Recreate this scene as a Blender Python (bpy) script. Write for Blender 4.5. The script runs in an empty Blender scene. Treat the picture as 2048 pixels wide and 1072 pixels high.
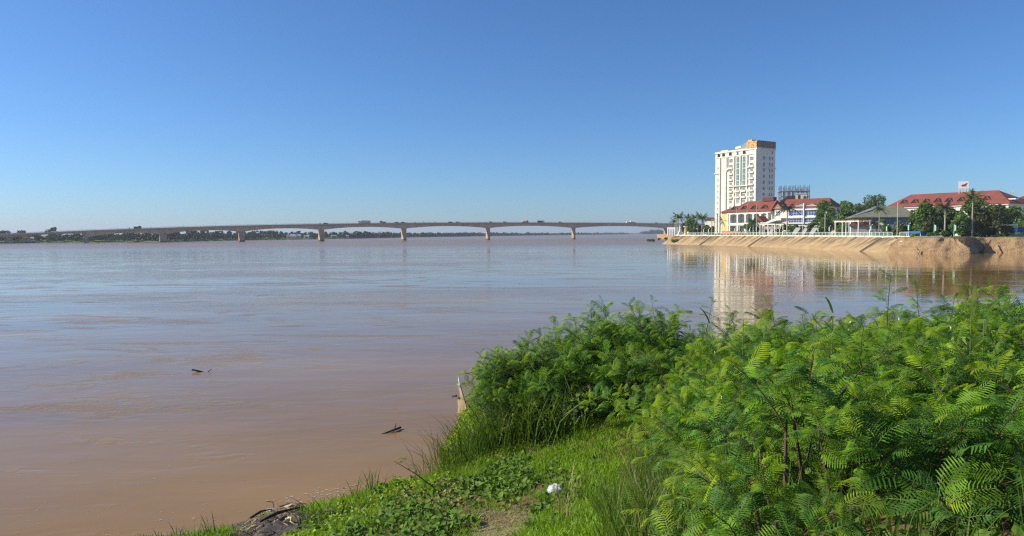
import bpy, bmesh, math, random
import numpy as np
from mathutils import Vector, Matrix, Euler

random.seed(7)
RNG = np.random.default_rng(11)
SC = bpy.context.scene
COL = SC.collection
R = math.radians
PI = math.pi

# ------------------------------------------------------------------ camera
H = 6.0                                   # eye height above the river
FPX = 1400.0                              # focal length in photo pixels (2048 wide)
cam_d = bpy.data.cameras.new('camera')
cam_d.sensor_width = 36.0
cam_d.lens = 36.0 * FPX / 2048.0
cam_d.clip_start = 0.1
cam_d.clip_end = 30000
cam = bpy.data.objects.new('camera', cam_d)
COL.objects.link(cam)
PITCH, ROLL = R(2.86), R(0.21)
CAM_M = Matrix.Rotation(PI / 2 - PITCH, 4, 'X') @ Matrix.Rotation(-ROLL, 4, 'Z')
cam.matrix_world = Matrix.Translation((0, 0, H)) @ CAM_M
SC.camera = cam
CAM_R = CAM_M.to_3x3()
CAM_RI = CAM_R.transposed()

# ------------------------------------------------------------------ sky, sun, exposure
SUN_EL = R(33)
SUN_DIR = Vector((-1.0, 0.06, 0)).normalized()          # horizontal direction towards the sun
SUN_VEC = Vector((SUN_DIR.x * math.cos(SUN_EL), SUN_DIR.y * math.cos(SUN_EL), math.sin(SUN_EL)))
world = bpy.data.worlds.new('World')
SC.world = world
world.use_nodes = True
wn = world.node_tree.nodes
wl = world.node_tree.links
sky = wn.new('ShaderNodeTexSky')
sky.sky_type = 'NISHITA'
sky.sun_disc = False
sky.sun_elevation = SUN_EL
sky.sun_rotation = math.atan2(SUN_DIR.x, SUN_DIR.y)
sky.altitude = 0
sky.air_density = 0.95
sky.dust_density = 0.3
sky.ozone_density = 10.0
bg = wn['Background']
bg.inputs['Strength'].default_value = 0.107
wb = wn.new('ShaderNodeMix'); wb.data_type = 'RGBA'; wb.blend_type = 'MULTIPLY'       # one white balance for the whole sky
wb.inputs[0].default_value = 1.0; wb.inputs[7].default_value = (0.93, 1.03, 1.08, 1)
wl.new(sky.outputs['Color'], wb.inputs[6]); wl.new(wb.outputs[2], bg.inputs['Color'])
sun_d = bpy.data.lights.new('sun', 'SUN')
sun_d.energy = 5.0
sun_d.angle = R(0.53)
sun_d.color = (1.0, 0.92, 0.76)
sun = bpy.data.objects.new('sun', sun_d)
COL.objects.link(sun)
sun.rotation_euler = SUN_VEC.to_track_quat('Z', 'Y').to_euler()
sun.location = SUN_VEC * 200
SC.view_settings.view_transform = 'Standard'
SC.view_settings.look = 'None'
SC.view_settings.gamma = 1
SC.view_settings.use_curve_mapping = False
SC.view_settings.exposure = 0.22
SC.render.engine = 'CYCLES'
SC.cycles.use_denoising = False
SC.cycles.denoising_prefilter = 'ACCURATE'
SC.cycles.use_adaptive_sampling = False
SC.cycles.filter_width = 1.3
SC.cycles.max_bounces = 8
SC.cycles.diffuse_bounces = 3
SC.cycles.glossy_bounces = 3
SC.cycles.transmission_bounces = 4
SC.cycles.volume_bounces = 0
SC.cycles.transparent_max_bounces = 8
SC.cycles.caustics_reflective = False
SC.cycles.caustics_refractive = False

# ------------------------------------------------------------------ where photo pixels lie in the place
def ray(px, py):
    return CAM_R @ Vector(((px - 1024) / FPX, (536 - py) / FPX, -1.0))
def at(px, py, Y):
    d = ray(px, py)
    t = Y / d.y
    return Vector((d.x * t, Y, H + d.z * t))
def gnd(px, py, z=0.0):
    d = ray(px, py)
    t = (z - H) / d.z
    return Vector((d.x * t, d.y * t, z))
def hor(px):
    return 465.5 + (1147 - px) * 0.00367
def zat(px, py, Y):
    return at(px, py, Y).z
def proj(p):
    q = CAM_RI @ (Vector(p) - Vector((0, 0, H)))
    if q.z > -0.05:
        return None
    return (1024 + FPX * q.x / -q.z, 536 - FPX * q.y / -q.z)
def proj_np(P):
    A = np.array(CAM_RI)
    q = (P - np.array([0, 0, H])) @ A.T
    w = np.where(q[:, 2] < -0.05, -q[:, 2], np.nan)
    return 1024 + FPX * q[:, 0] / w, 536 - FPX * q[:, 1] / w
def in_poly(px, py, poly):
    poly = np.array(poly, float)
    ins = np.zeros(len(px), bool)
    j = len(poly) - 1
    for i in range(len(poly)):
        xi, yi = poly[i]; xj, yj = poly[j]
        with np.errstate(all='ignore'):
            c = ((yi > py) != (yj > py)) & (px < (xj - xi) * (py - yi) / (yj - yi + 1e-12) + xi)
        ins ^= c
        j = i
    return ins

# ------------------------------------------------------------------ builders
class MB:
    """collects shapes into one mesh"""
    def __init__(s):
        s.v = []; s.f = []; s.m = []
    def add(s, vs, fs, mi=0):
        o = len(s.v)
        s.v.extend([tuple(p) for p in vs])
        for f in fs:
            s.f.append(tuple(i + o for i in f)); s.m.append(mi)
        return s
    def box(s, a, b, mi=0):
        x0, y0, z0 = a; x1, y1, z1 = b
        vs = [(x0,y0,z0),(x1,y0,z0),(x1,y1,z0),(x0,y1,z0),(x0,y0,z1),(x1,y0,z1),(x1,y1,z1),(x0,y1,z1)]
        return s.add(vs, [(0,3,2,1),(4,5,6,7),(0,1,5,4),(1,2,6,5),(2,3,7,6),(3,0,4,7)], mi)
    def beam(s, a, b, w, h, mi=0):
        a = Vector(a); b = Vector(b); d = (b - a).normalized()
        up = Vector((0,0,1)) if abs(d.z) < 0.95 else Vector((1,0,0))
        x = d.cross(up).normalized() * (w/2); y = x.cross(d).normalized() * (h/2)
        vs = [a-x-y,a+x-y,a+x+y,a-x+y,b-x-y,b+x-y,b+x+y,b-x+y]
        return s.add(vs, [(0,3,2,1),(4,5,6,7),(0,1,5,4),(1,2,6,5),(2,3,7,6),(3,0,4,7)], mi)
    def tube(s, pts, rad, n=8, mi=0, cap=True):
        pts = [Vector(p) for p in pts]
        if not hasattr(rad, '__len__'): rad = [rad] * len(pts)
        rings = []
        o = len(s.v)
        for i, p in enumerate(pts):
            d = (pts[min(i+1, len(pts)-1)] - pts[max(i-1, 0)])
            d = d.normalized() if d.length > 1e-9 else Vector((0,0,1))
            up = Vector((1,0,0)) if abs(d.x) < 0.9 else Vector((0,1,0))
            x = d.cross(up).normalized(); y = d.cross(x).normalized()
            for k in range(n):
                a = 2*PI*k/n
                s.v.append(tuple(p + (x*math.cos(a) + y*math.sin(a)) * rad[i]))
        for i in range(len(pts)-1):
            for k in range(n):
                a = o+i*n+k; b = o+i*n+(k+1) % n
                s.f.append((a, b, b+n, a+n)); s.m.append(mi)
        if cap:
            s.f.append(tuple(o+k for k in range(n-1, -1, -1))); s.m.append(mi)
            s.f.append(tuple(o+(len(pts)-1)*n+k for k in range(n))); s.m.append(mi)
        return s
    def prism(s, poly, y0, y1, mi=0):
        """polygon in x,z pulled along y"""
        n = len(poly)
        vs = [(x, y0, z) for x, z in poly] + [(x, y1, z) for x, z in poly]
        fs = [tuple(range(n)), tuple(range(2*n-1, n-1, -1))]
        fs += [((i+1) % n, i, i+n, (i+1) % n + n) for i in range(n)]
        return s.add(vs, fs, mi)
    def prism_z(s, poly, z0, z1, mi=0):
        n = len(poly)
        vs = [(x, y, z0) for x, y in poly] + [(x, y, z1) for x, y in poly]
        fs = [tuple(range(n-1, -1, -1)), tuple(range(n, 2*n))]
        fs += [(i, (i+1) % n, (i+1) % n + n, i+n) for i in range(n)]
        return s.add(vs, fs, mi)
    def mesh(s, name, mats, smooth=False):
        me = bpy.data.meshes.new(name)
        me.from_pydata(s.v, [], s.f)
        if not isinstance(mats, (list, tuple)): mats = [mats]
        for m in mats: me.materials.append(m)
        if len(mats) > 1: me.polygons.foreach_set('material_index', s.m)
        if smooth: me.polygons.foreach_set('use_smooth', [True]*len(s.f))
        me.update()
        return me
    def build(s, name, mats, parent=None, smooth=False, loc=None, rot=None):
        return put(name, s.mesh(name, mats, smooth), parent, loc, rot)

def put(name, me, parent=None, loc=None, rot=None, scale=None):
    o = bpy.data.objects.new(name, me)
    COL.objects.link(o)
    if parent is not None: o.parent = parent
    if loc is not None: o.location = loc
    if rot is not None: o.rotation_euler = rot
    if scale is not None: o.scale = (scale,)*3 if not hasattr(scale, '__len__') else scale
    return o
def tag(o, label, cat, group=None):
    o['label'] = label; o['category'] = cat
    if group: o['group'] = group
    return o
def thing(name, label, cat, loc=(0,0,0), rz=0.0, group=None):
    o = bpy.data.objects.new(name, None)
    o.empty_display_size = 0.2
    COL.objects.link(o)
    o.location = loc; o.rotation_euler = (0, 0, rz)
    return tag(o, label, cat, group)
def struct(o):
    o['kind'] = 'structure'; return o
def stuff(o, label=None, cat=None):
    o['kind'] = 'stuff'
    if label: o['label'] = label
    if cat: o['category'] = cat
    return o
def np_mesh(name, V, F, mat, smooth=False, mi=None):
    """V (N,3); F (M,k) array with one k"""
    V = np.ascontiguousarray(V, dtype=np.float32); F = np.ascontiguousarray(F, dtype=np.int32)
    me = bpy.data.meshes.new(name)
    m, k = F.shape
    me.vertices.add(len(V)); me.vertices.foreach_set('co', V.ravel())
    me.loops.add(m*k); me.loops.foreach_set('vertex_index', F.ravel())
    me.polygons.add(m)
    me.polygons.foreach_set('loop_start', np.arange(0, m*k, k, dtype=np.int32))
    mats = mat if isinstance(mat, (list, tuple)) else [mat]
    for x in mats: me.materials.append(x)
    if mi is not None: me.polygons.foreach_set('material_index', np.ascontiguousarray(mi, dtype=np.int32))
    if smooth: me.polygons.foreach_set('use_smooth', np.ones(m, bool))
    me.update(calc_edges=True)
    return me
def fbm(x, y, seed=0, octs=4, scale=1.0):
    """cheap value noise, numpy"""
    x = np.asarray(x, float)*scale; y = np.asarray(y, float)*scale
    out = np.zeros(np.broadcast(x, y).shape); amp = 0.5
    for o in range(octs):
        xi = np.floor(x).astype(np.int64); yi = np.floor(y).astype(np.int64)
        xf = x-xi; yf = y-yi
        u = xf*xf*(3-2*xf); v = yf*yf*(3-2*yf)
        def h(a, b):
            n = (a*374761393 + b*668265263 + (seed+o)*1442695041) & 0x7fffffff
            n = ((n ^ (n >> 13)) * 1274126177) & 0x7fffffff
            return ((n ^ (n >> 16)) & 0xffff)/65535.0*2-1
        out += amp*((h(xi,yi)*(1-u)+h(xi+1,yi)*u)*(1-v)+(h(xi,yi+1)*(1-u)+h(xi+1,yi+1)*u)*v)
        x = x*2.03+17.1; y = y*2.03+5.3; amp *= 0.5
    return out

# ------------------------------------------------------------------ materials
class NT:
    def __init__(s, name):
        s.mat = bpy.data.materials.new(name); s.mat.use_nodes = True
        s.t = s.mat.node_tree; s.n = s.t.nodes; s.l = s.t.links
        s.p = s.n['Principled BSDF']; s.out = s.n['Material Output']
    def new(s, typ, **kw):
        n = s.n.new(typ)
        for k, v in kw.items():
            if k.startswith('i_'):
                n.inputs[k[2:].replace('_', ' ')].default_value = v
            else: setattr(n, k, v)
        return n
    def link(s, a, b): s.l.new(a, b)
    def noise(s, vec, scale, detail=4, rough=0.55):
        n = s.new('ShaderNodeTexNoise'); n.inputs['Scale'].default_value = scale
        n.inputs['Detail'].default_value = detail; n.inputs['Roughness'].default_value = rough
        if vec is not None: s.link(vec, n.inputs['Vector'])
        return n.outputs['Fac']
    def ramp(s, fac, stops):
        r = s.new('ShaderNodeValToRGB'); e = r.color_ramp.elements
        while len(e) < len(stops): e.new(0.5)
        for i, (p, c) in enumerate(stops):
            e[i].position = p; e[i].color = (*c, 1) if len(c) == 3 else c
        s.link(fac, r.inputs['Fac'])
        return r.outputs['Color']
    def mix(s, fac, a, b, mode='MIX'):
        m = s.new('ShaderNodeMix', data_type='RGBA', blend_type=mode)
        for sock, v in ((m.inputs[0], fac), (m.inputs[6], a), (m.inputs[7], b)):
            if hasattr(v, 'is_output'): s.link(v, sock)
            elif isinstance(v, (int, float)): sock.default_value = v
            else: sock.default_value = (*v, 1)
        return m.outputs[2]
    def math(s, op, a, b=0.0, c=None):
        m = s.new('ShaderNodeMath', operation=op)
        for i, v in enumerate((a, b, c)):
            if v is None: continue
            if hasattr(v, 'is_output'): s.link(v, m.inputs[i])
            else: m.inputs[i].default_value = v
        return m.outputs[0]
    def mapping(s, vec, scale=(1,1,1), rot=(0,0,0)):
        m = s.new('ShaderNodeMapping'); m.inputs['Scale'].default_value = scale; m.inputs['Rotation'].default_value = rot
        s.link(vec, m.inputs['Vector']); return m.outputs['Vector']
    def pos(s): return s.new('ShaderNodeNewGeometry').outputs['Position']
    def objc(s): return s.new('ShaderNodeTexCoord').outputs['Object']
    def bump(s, h, strength=0.3, dist=0.1):
        b = s.new('ShaderNodeBump'); b.inputs['Strength'].default_value = strength; b.inputs['Distance'].default_value = dist
        s.link(h, b.inputs['Height']); s.link(b.outputs['Normal'], s.p.inputs['Normal']); return b

def plain(name, c, rough=0.7, var=0.18, scale=0.6, bump=0.0, spec=0.35, metal=0.0, dirt=None):
    """painted or mineral surface with uneven tone; dirt = (colour, amount)"""
    t = NT(name)
    v = t.objc()
    n1 = t.noise(v, scale, 6, 0.6)
    lo = tuple(x*(1-var) for x in c); hi = tuple(min(1, x*(1+var)) for x in c)
    col = t.ramp(n1, [(0.3, lo), (0.7, hi)])
    if dirt:
        vs = t.mapping(v, (2.2, 2.2, 0.25))
        n2 = t.noise(vs, scale*1.6, 5, 0.65)
        f = t.ramp(n2, [(0.5, (0,0,0)), (0.75, (dirt[1],)*3)])
        col = t.mix(f, col, dirt[0])
    t.link(col, t.p.inputs['Base Color'])
    t.p.inputs['Roughness'].default_value = rough
    t.p.inputs['Specular IOR Level'].default_value = spec
    t.p.inputs['Metallic'].default_value = metal
    if bump: t.bump(t.noise(v, scale*9, 5), bump, 0.05)
    return t.mat
def glass(name, c, rough=0.08):
    t = NT(name)
    n = t.noise(t.objc(), 0.9, 2)
    t.link(t.ramp(n, [(0.35, tuple(x*0.6 for x in c)), (0.65, c)]), t.p.inputs['Base Color'])
    t.p.inputs['Roughness'].default_value = rough
    t.p.inputs['Specular IOR Level'].default_value = 0.8
    return t.mat
def foliage(name, dark, light, scale=0.5, trans=0.35, rough=0.55, hue=0.03, yellow=None, spec=0.3):
    """leaf: colour drifts over the plant and from plant to plant, light passes through"""
    t = NT(name)
    v = t.pos()
    oi = t.new('ShaderNodeObjectInfo')
    n = t.noise(v, scale, 3, 0.6)
    n = t.math('ADD', n, t.math('MULTIPLY', t.math('SUBTRACT', oi.outputs['Random'], 0.5), 0.35))
    col = t.ramp(n, [(0.28, dark), (0.72, light)])
    n2 = t.noise(v, scale*11, 2)
    col = t.mix(0.35, col, t.ramp(n2, [(0.3, tuple(x*0.6 for x in dark)), (0.7, tuple(x*1.25 for x in light))]))
    if yellow:
        n3 = t.noise(v, scale*3.1, 2)
        col = t.mix(t.ramp(n3, [(0.62, (0,0,0)), (0.72, (0.7,)*3)]), col, yellow)
    hs = t.new('ShaderNodeHueSaturation')
    t.link(col, hs.inputs['Color'])
    t.link(t.math('ADD', 0.5-hue/2, t.math('MULTIPLY', oi.outputs['Random'], hue)), hs.inputs['Hue'])
    col = hs.outputs['Color']
    t.link(col, t.p.inputs['Base Color'])
    t.p.inputs['Roughness'].default_value = rough
    t.p.inputs['Specular IOR Level'].default_value = spec
    tr = t.new('ShaderNodeBsdfTranslucent')
    t.link(t.mix(1.0, col, (1.0, 1.0, 0.45), 'MULTIPLY'), tr.inputs['Color'])
    ms = t.new('ShaderNodeMixShader'); ms.inputs[0].default_value = trans
    t.link(t.p.outputs[0], ms.inputs[1]); t.link(tr.outputs[0], ms.inputs[2])
    t.link(ms.outputs[0], t.out.inputs['Surface'])
    return t.mat

M = {}
M['concrete'] = plain('weathered_concrete', (0.58,0.51,0.42), 0.85, 0.2, 0.15, 0.2, dirt=((0.2,0.17,0.14), 0.5))
M['pier'] = plain('pier_concrete', (0.52,0.37,0.24), 0.85, 0.2, 0.3, 0.2, dirt=((0.2,0.15,0.11), 0.6))
M['parapet'] = plain('parapet_concrete', (0.48,0.42,0.35), 0.85, 0.15, 0.3)
M['white_wall'] = plain('white_wall_paint', (0.80,0.77,0.65), 0.7, 0.04, 0.2, dirt=((0.55,0.52,0.45), 0.35))
M['cream_wall'] = plain('cream_wall_paint', (0.78,0.72,0.56), 0.7, 0.05, 0.2, dirt=((0.5,0.42,0.3), 0.4))
M['yellow_wall'] = plain('yellow_wall_paint', (0.75,0.56,0.24), 0.7, 0.06, 0.2)
M['grey_wall'] = plain('grey_wall', (0.33,0.33,0.33), 0.8, 0.12, 0.3)
M['bluegrey'] = plain('blue_grey_sheet_wall', (0.26,0.31,0.38), 0.6, 0.12, 0.4)
M['window_dark'] = glass('dark_window_glass', (0.10,0.11,0.125))
M['window_green'] = glass('green_window_glass', (0.12,0.26,0.23))
M['window_pale'] = glass('pale_curtained_glass', (0.30,0.42,0.40), 0.2)
M['window_blue'] = glass('blue_window_glass', (0.03,0.10,0.38))
M['dark'] = plain('dark_opening', (0.03,0.028,0.026), 0.9, 0.2)
M['steel'] = plain('grey_metal', (0.35,0.36,0.36), 0.45, 0.1, 1.0, metal=0.4)
M['white_paint'] = plain('white_paint', (0.80,0.79,0.75), 0.5, 0.04, 1.0)
M['mint'] = plain('mint_paint', (0.35,0.62,0.48), 0.55, 0.1, 1.0)
M['green_paint'] = plain('green_paint', (0.07,0.28,0.14), 0.55, 0.1, 1.0)
M['brown'] = plain('brown_wood', (0.16,0.09,0.05), 0.8, 0.3, 1.0, 0.2)
M['gold'] = plain('gold_panels', (0.72,0.42,0.15), 0.55, 0.5, 1.6, 0.5)
M['shaded_gold'] = plain('shaded_gold_panels', (0.26,0.18,0.12), 0.7, 0.3, 0.8, 0.3)  # gold of the rooftop box with the shade of its unlit side in the colour
M['red_paint'] = plain('red_paint', (0.30,0.03,0.025), 0.5, 0.05)
M['blue_tarp'] = plain('blue_tarpaulin', (0.04,0.14,0.50), 0.5, 0.15, 1.0)
M['orange_roof'] = plain('orange_roof_tiles', (0.60,0.20,0.06), 0.7, 0.15, 1.2)
M['bark'] = plain('tree_bark', (0.16,0.12,0.09), 0.9, 0.3, 2.0, 0.4)
M['palm_bark'] = plain('palm_bark', (0.40,0.37,0.32), 0.85, 0.2, 2.0, 0.3)
M['drift'] = plain('wet_driftwood', (0.05,0.04,0.032), 0.6, 0.3, 6.0, 0.4)
M['pale_wood'] = plain('pale_split_wood', (0.55,0.40,0.22), 0.8, 0.3, 3.0, 0.3, dirt=((0.16,0.08,0.04), 0.8))
M['skin'] = plain('tanned_skin', (0.20,0.09,0.055), 0.6, 0.1, 2.0)
M['pale_cloth'] = plain('pale_cloth', (0.62,0.48,0.42), 0.8, 0.1, 2.0)
M['black'] = plain('black_rubber', (0.02,0.02,0.02), 0.7, 0.1)
M['asphalt'] = plain('asphalt', (0.06,0.06,0.06), 0.9, 0.2, 0.5)
M['paving'] = plain('promenade_paving', (0.40,0.35,0.28), 0.85, 0.15, 0.3)

def roof_mat(name, c):
    t = NT(name)
    v = t.objc()
    w = t.new('ShaderNodeTexWave', wave_type='BANDS', bands_direction='Z'); w.inputs['Scale'].default_value = 1.6; w.inputs['Distortion'].default_value = 0.6
    t.link(v, w.inputs['Vector'])
    n = t.noise(v, 0.5, 6, 0.65)
    col = t.ramp(n, [(0.25, tuple(x*0.7 for x in c)), (0.75, tuple(x*1.2 for x in c))])
    t.link(col, t.p.inputs['Base Color']); t.p.inputs['Roughness'].default_value = 0.75
    t.p.inputs['Specular IOR Level'].default_value = 0.25
    t.bump(w.outputs['Fac'], 0.5, 0.08)
    return t.mat
M['red_roof'] = roof_mat('red_roof_tiles', (0.265,0.080,0.055))
M['maroon_roof'] = roof_mat('maroon_roof_tiles', (0.17,0.05,0.05))
M['olive_roof'] = roof_mat('olive_metal_roof', (0.21,0.21,0.14))

M['tree'] = foliage('broadleaf_foliage', (0.045,0.095,0.016), (0.17,0.28,0.035), 0.35, 0.28)
M['tree_light'] = foliage('light_broadleaf_foliage', (0.05,0.10,0.015), (0.15,0.25,0.035), 0.35, 0.3)
M['tree_mid'] = foliage('olive_broadleaf_foliage', (0.055,0.085,0.02), (0.17,0.22,0.05), 0.45, 0.3)
M['far_tree'] = foliage('river_bank_foliage', (0.028,0.052,0.017), (0.08,0.125,0.03), 0.12, 0.2)
M['palm'] = foliage('palm_foliage', (0.04,0.08,0.02), (0.12,0.20,0.04), 0.6, 0.25)
M['palm_grey'] = foliage('dry_palm_foliage', (0.05,0.055,0.035), (0.10,0.10,0.06), 0.6, 0.2)
M['bush_green'] = foliage('bush_foliage', (0.05,0.10,0.012), (0.12,0.22,0.03), 1.0, 0.3)
M['frond'] = foliage('feathery_leaf', (0.03,0.09,0.02), (0.12,0.27,0.035), 1.6, 0.28, 0.5, 0.03, spec=0.15)
M['frond_mid'] = foliage('sun_toned_feathery_leaf', (0.09,0.21,0.018), (0.24,0.43,0.03), 1.6, 0.38, 0.5, 0.03, spec=0.15)  # brighter copy of the leaf, a sunlit look put into its colour
M['frond_young'] = foliage('young_feathery_leaf', (0.22,0.38,0.02), (0.42,0.56,0.03), 1.3, 0.5, 0.5, 0.03, spec=0.15)  # young leaf colour, yellowed further to look sunlit
M['frond_dry'] = foliage('dry_feathery_leaf', (0.14,0.05,0.02), (0.26,0.10,0.03), 1.3, 0.3, 0.6, 0.02)
M['stem_green'] = plain('green_stem', (0.12,0.16,0.05), 0.7, 0.25, 3.0)
M['stem_brown'] = plain('brown_stem', (0.10,0.065,0.04), 0.8, 0.25, 3.0)
M['grass'] = foliage('grass_blades', (0.13,0.26,0.014), (0.32,0.52,0.03), 0.9, 0.45, 0.5, 0.02, (0.30,0.27,0.08))
M['tall_grass'] = foliage('tall_grass_blades', (0.05,0.11,0.015), (0.15,0.25,0.03), 0.8, 0.4, 0.5, 0.03, (0.25,0.22,0.08))
M['mat_plant'] = foliage('low_mat_leaves', (0.18,0.34,0.012), (0.38,0.56,0.02), 1.1, 0.4, 0.5, 0.02)
M['vine'] = foliage('vine_leaves', (0.05,0.12,0.02), (0.21,0.35,0.045), 3.0, 0.3, 0.6, 0.02, (0.34,0.30,0.10), 0.15)
M['vine_dry'] = foliage('yellowing_vine_leaves', (0.16,0.17,0.04), (0.36,0.30,0.10), 1.6, 0.3, 0.6, 0.02)
M['straw'] = foliage('straw_stalks', (0.28,0.25,0.10), (0.42,0.38,0.16), 1.6, 0.2, 0.6, 0.02)
M['flower'] = plain('white_flower', (0.8,0.78,0.70), 0.8, 0.05)

# near bank soil
t = NT('bank_soil')
v = t.pos()
c1 = t.ramp(t.noise(v, 0.35, 6, 0.65), [(0.35, (0.085,0.075,0.035)), (0.65, (0.20,0.14,0.08))])
c2 = t.ramp(t.noise(v, 9, 5, 0.7), [(0.3, (0.09,0.055,0.03)), (0.7, (0.36,0.24,0.13))])
t.link(t.mix(0.6, c1, c2), t.p.inputs['Base Color']); t.p.inputs['Roughness'].default_value = 0.95
t.p.inputs['Specular IOR Level'].default_value = 0.1
t.bump(t.noise(v, 14, 6, 0.7), 0.8, 0.06)
M['soil'] = t.mat
# sandy cliff
t = NT('sandy_cliff')
v = t.pos()
c1 = t.ramp(t.noise(v, 0.25, 6, 0.65), [(0.3, (0.40,0.25,0.13)), (0.7, (0.62,0.42,0.23))])
c2 = t.noise(t.mapping(v, (0.4,0.4,2.2)), 0.9, 5, 0.6)
t.link(t.mix(t.ramp(c2, [(0.5, (0,0,0)), (0.7, (0.5,)*3)]), c1, (0.32,0.19,0.10)), t.p.inputs['Base Color'])
t.p.inputs['Roughness'].default_value = 0.95; t.p.inputs['Specular IOR Level'].default_value = 0.1
t.bump(t.noise(v, 1.4, 8, 0.75), 1.0, 1.0)
M['sand'] = t.mat
# land beyond the banks
M['land'] = plain('bank_land', (0.13,0.17,0.05), 0.95, 0.35, 0.02, spec=0.1)
M['dark_slope'] = plain('dark_concrete', (0.16,0.12,0.08), 0.85, 0.3, 0.8, 0.3)  # dark tone for the steps and the bed under the slabs
M['verge'] = plain('grassy_verge', (0.10,0.15,0.04), 0.95, 0.3, 0.2, spec=0.1)
M['mud'] = plain('wet_mud', (0.10,0.075,0.05), 0.65, 0.35, 2.5, 0.8, spec=0.4)

# embankment slab, stains run down the slope
t = NT('stained_slope_concrete')
uv = t.new('ShaderNodeUVMap', uv_map='UVMap').outputs['UV']
base = t.ramp(t.noise(t.mapping(uv, (0.25,0.5,1)), 1.0, 5, 0.6), [(0.3, (0.38,0.255,0.13)), (0.7, (0.54,0.385,0.205))])
st = t.noise(t.mapping(uv, (0.45,0.10,1)), 1.0, 4, 0.6)
sep = t.new('ShaderNodeSeparateXYZ'); t.link(uv, sep.inputs[0])
hgt = t.new('ShaderNodeMapRange'); hgt.inputs['From Min'].default_value = 0.5; hgt.inputs['From Max'].default_value = 7
t.link(sep.outputs['Y'], hgt.inputs['Value'])
f = t.math('MULTIPLY', t.ramp(st, [(0.42, (0,0,0)), (0.58, (1.0,)*3)]), hgt.outputs[0])
t.link(t.mix(f, base, (0.15,0.11,0.065)), t.p.inputs['Base Color'])
t.p.inputs['Roughness'].default_value = 0.9; t.p.inputs['Specular IOR Level'].default_value = 0.15
t.bump(t.noise(uv, 3, 5), 0.2, 0.05)
M['slope'] = t.mat

# river: muddy, glossy, calm reaches and ruffled reaches
t = NT('muddy_river_water')
v = t.pos()
sep = t.new('ShaderNodeSeparateXYZ'); t.link(v, sep.inputs[0])
silt = t.ramp(t.noise(t.mapping(v, (0.03,0.09,1), (0,0,R(-12))), 1.0, 6, 0.65), [(0.35, (0.24,0.138,0.040)), (0.65, (0.33,0.196,0.058))])
t.link(silt, t.p.inputs['Base Color'])
t.p.inputs['IOR'].default_value = 1.333
t.p.inputs['Specular IOR Level'].default_value = 0.42
# ruffled mask: wind streaks, boils and eddies drawn out along the current
def wnoise(scale, rot, detail, rough, dist):
    n = t.new('ShaderNodeTexNoise'); n.inputs['Scale'].default_value = 1.0; n.inputs['Detail'].default_value = detail
    n.inputs['Roughness'].default_value = rough; n.inputs['Distortion'].default_value = dist
    t.link(t.mapping(v, (*scale, 1), (0,0,R(rot))), n.inputs['Vector'])
    return n.outputs['Fac']
m1 = t.ramp(wnoise((0.006,0.03), 9, 5, 0.62, 0.8), [(0.50, (0,0,0)), (0.64, (1,)*3)])
m2 = t.ramp(wnoise((0.05,0.17), -14, 5, 0.62, 1.4), [(0.51, (0,0,0)), (0.66, (1,)*3)])
m3 = t.ramp(wnoise((0.10,0.22), -20, 3, 0.6, 2.2), [(0.56, (0,0,0)), (0.68, (1,)*3)])
mr = t.new('ShaderNodeMapRange'); mr.inputs['From Min'].default_value = 215; mr.inputs['From Max'].default_value = 360
t.link(t.math('SUBTRACT', sep.outputs['Y'], t.math('MULTIPLY', sep.outputs['X'], 0.15)), mr.inputs['Value'])
calm = t.new('ShaderNodeMapRange'); calm.inputs['From Min'].default_value = -5; calm.inputs['From Max'].default_value = 40
calm.inputs['To Min'].default_value = 1.0; calm.inputs['To Max'].default_value = 0.15
t.link(sep.outputs['X'], calm.inputs['Value'])
loc = t.math('MULTIPLY', t.math('MAXIMUM', t.math('MAXIMUM', t.math('MULTIPLY', m1, 0.6), m2), m3), calm.outputs[0])
ruf = t.math('MAXIMUM', t.math('MULTIPLY', loc, 1.0), mr.outputs[0])
rr = t.new('ShaderNodeMapRange'); rr.inputs['To Min'].default_value = 0.03; rr.inputs['To Max'].default_value = 0.26
t.link(ruf, rr.inputs['Value']); t.link(rr.outputs[0], t.p.inputs['Roughness'])
ctr = lambda o, k: t.math('MULTIPLY', t.math('SUBTRACT', o, 0.5), k)
big = ctr(wnoise((0.06,0.12), -8, 2, 0.5, 0.6), 0.14)
mid = ctr(wnoise((0.35,0.8), 0, 3, 0.5, 0.3), 0.050)
fine = ctr(wnoise((1.6,3.2), 15, 3, 0.55, 0.0), 0.010)
rip = ctr(wnoise((0.9,2.0), -6, 4, 0.6, 0.8), 0.075)
hsum = t.math('ADD', t.math('MULTIPLY', t.math('ADD', t.math('ADD', big, mid), fine), t.math('MULTIPLY', t.math('ADD', calm.outputs[0], 0.35), 0.33)), t.math('MULTIPLY', rip, ruf))
t.bump(hsum, 1.0, 1.0)
M['water'] = t.mat
# ================================================================== THE SETTING
BIG = 12000.0
mb = MB(); mb.add([(-BIG,-400,0),(BIG,-400,0),(BIG,BIG,0),(-BIG,BIG,0)], [(0,1,2,3)])
struct(mb.build('river_water', M['water']))

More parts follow.
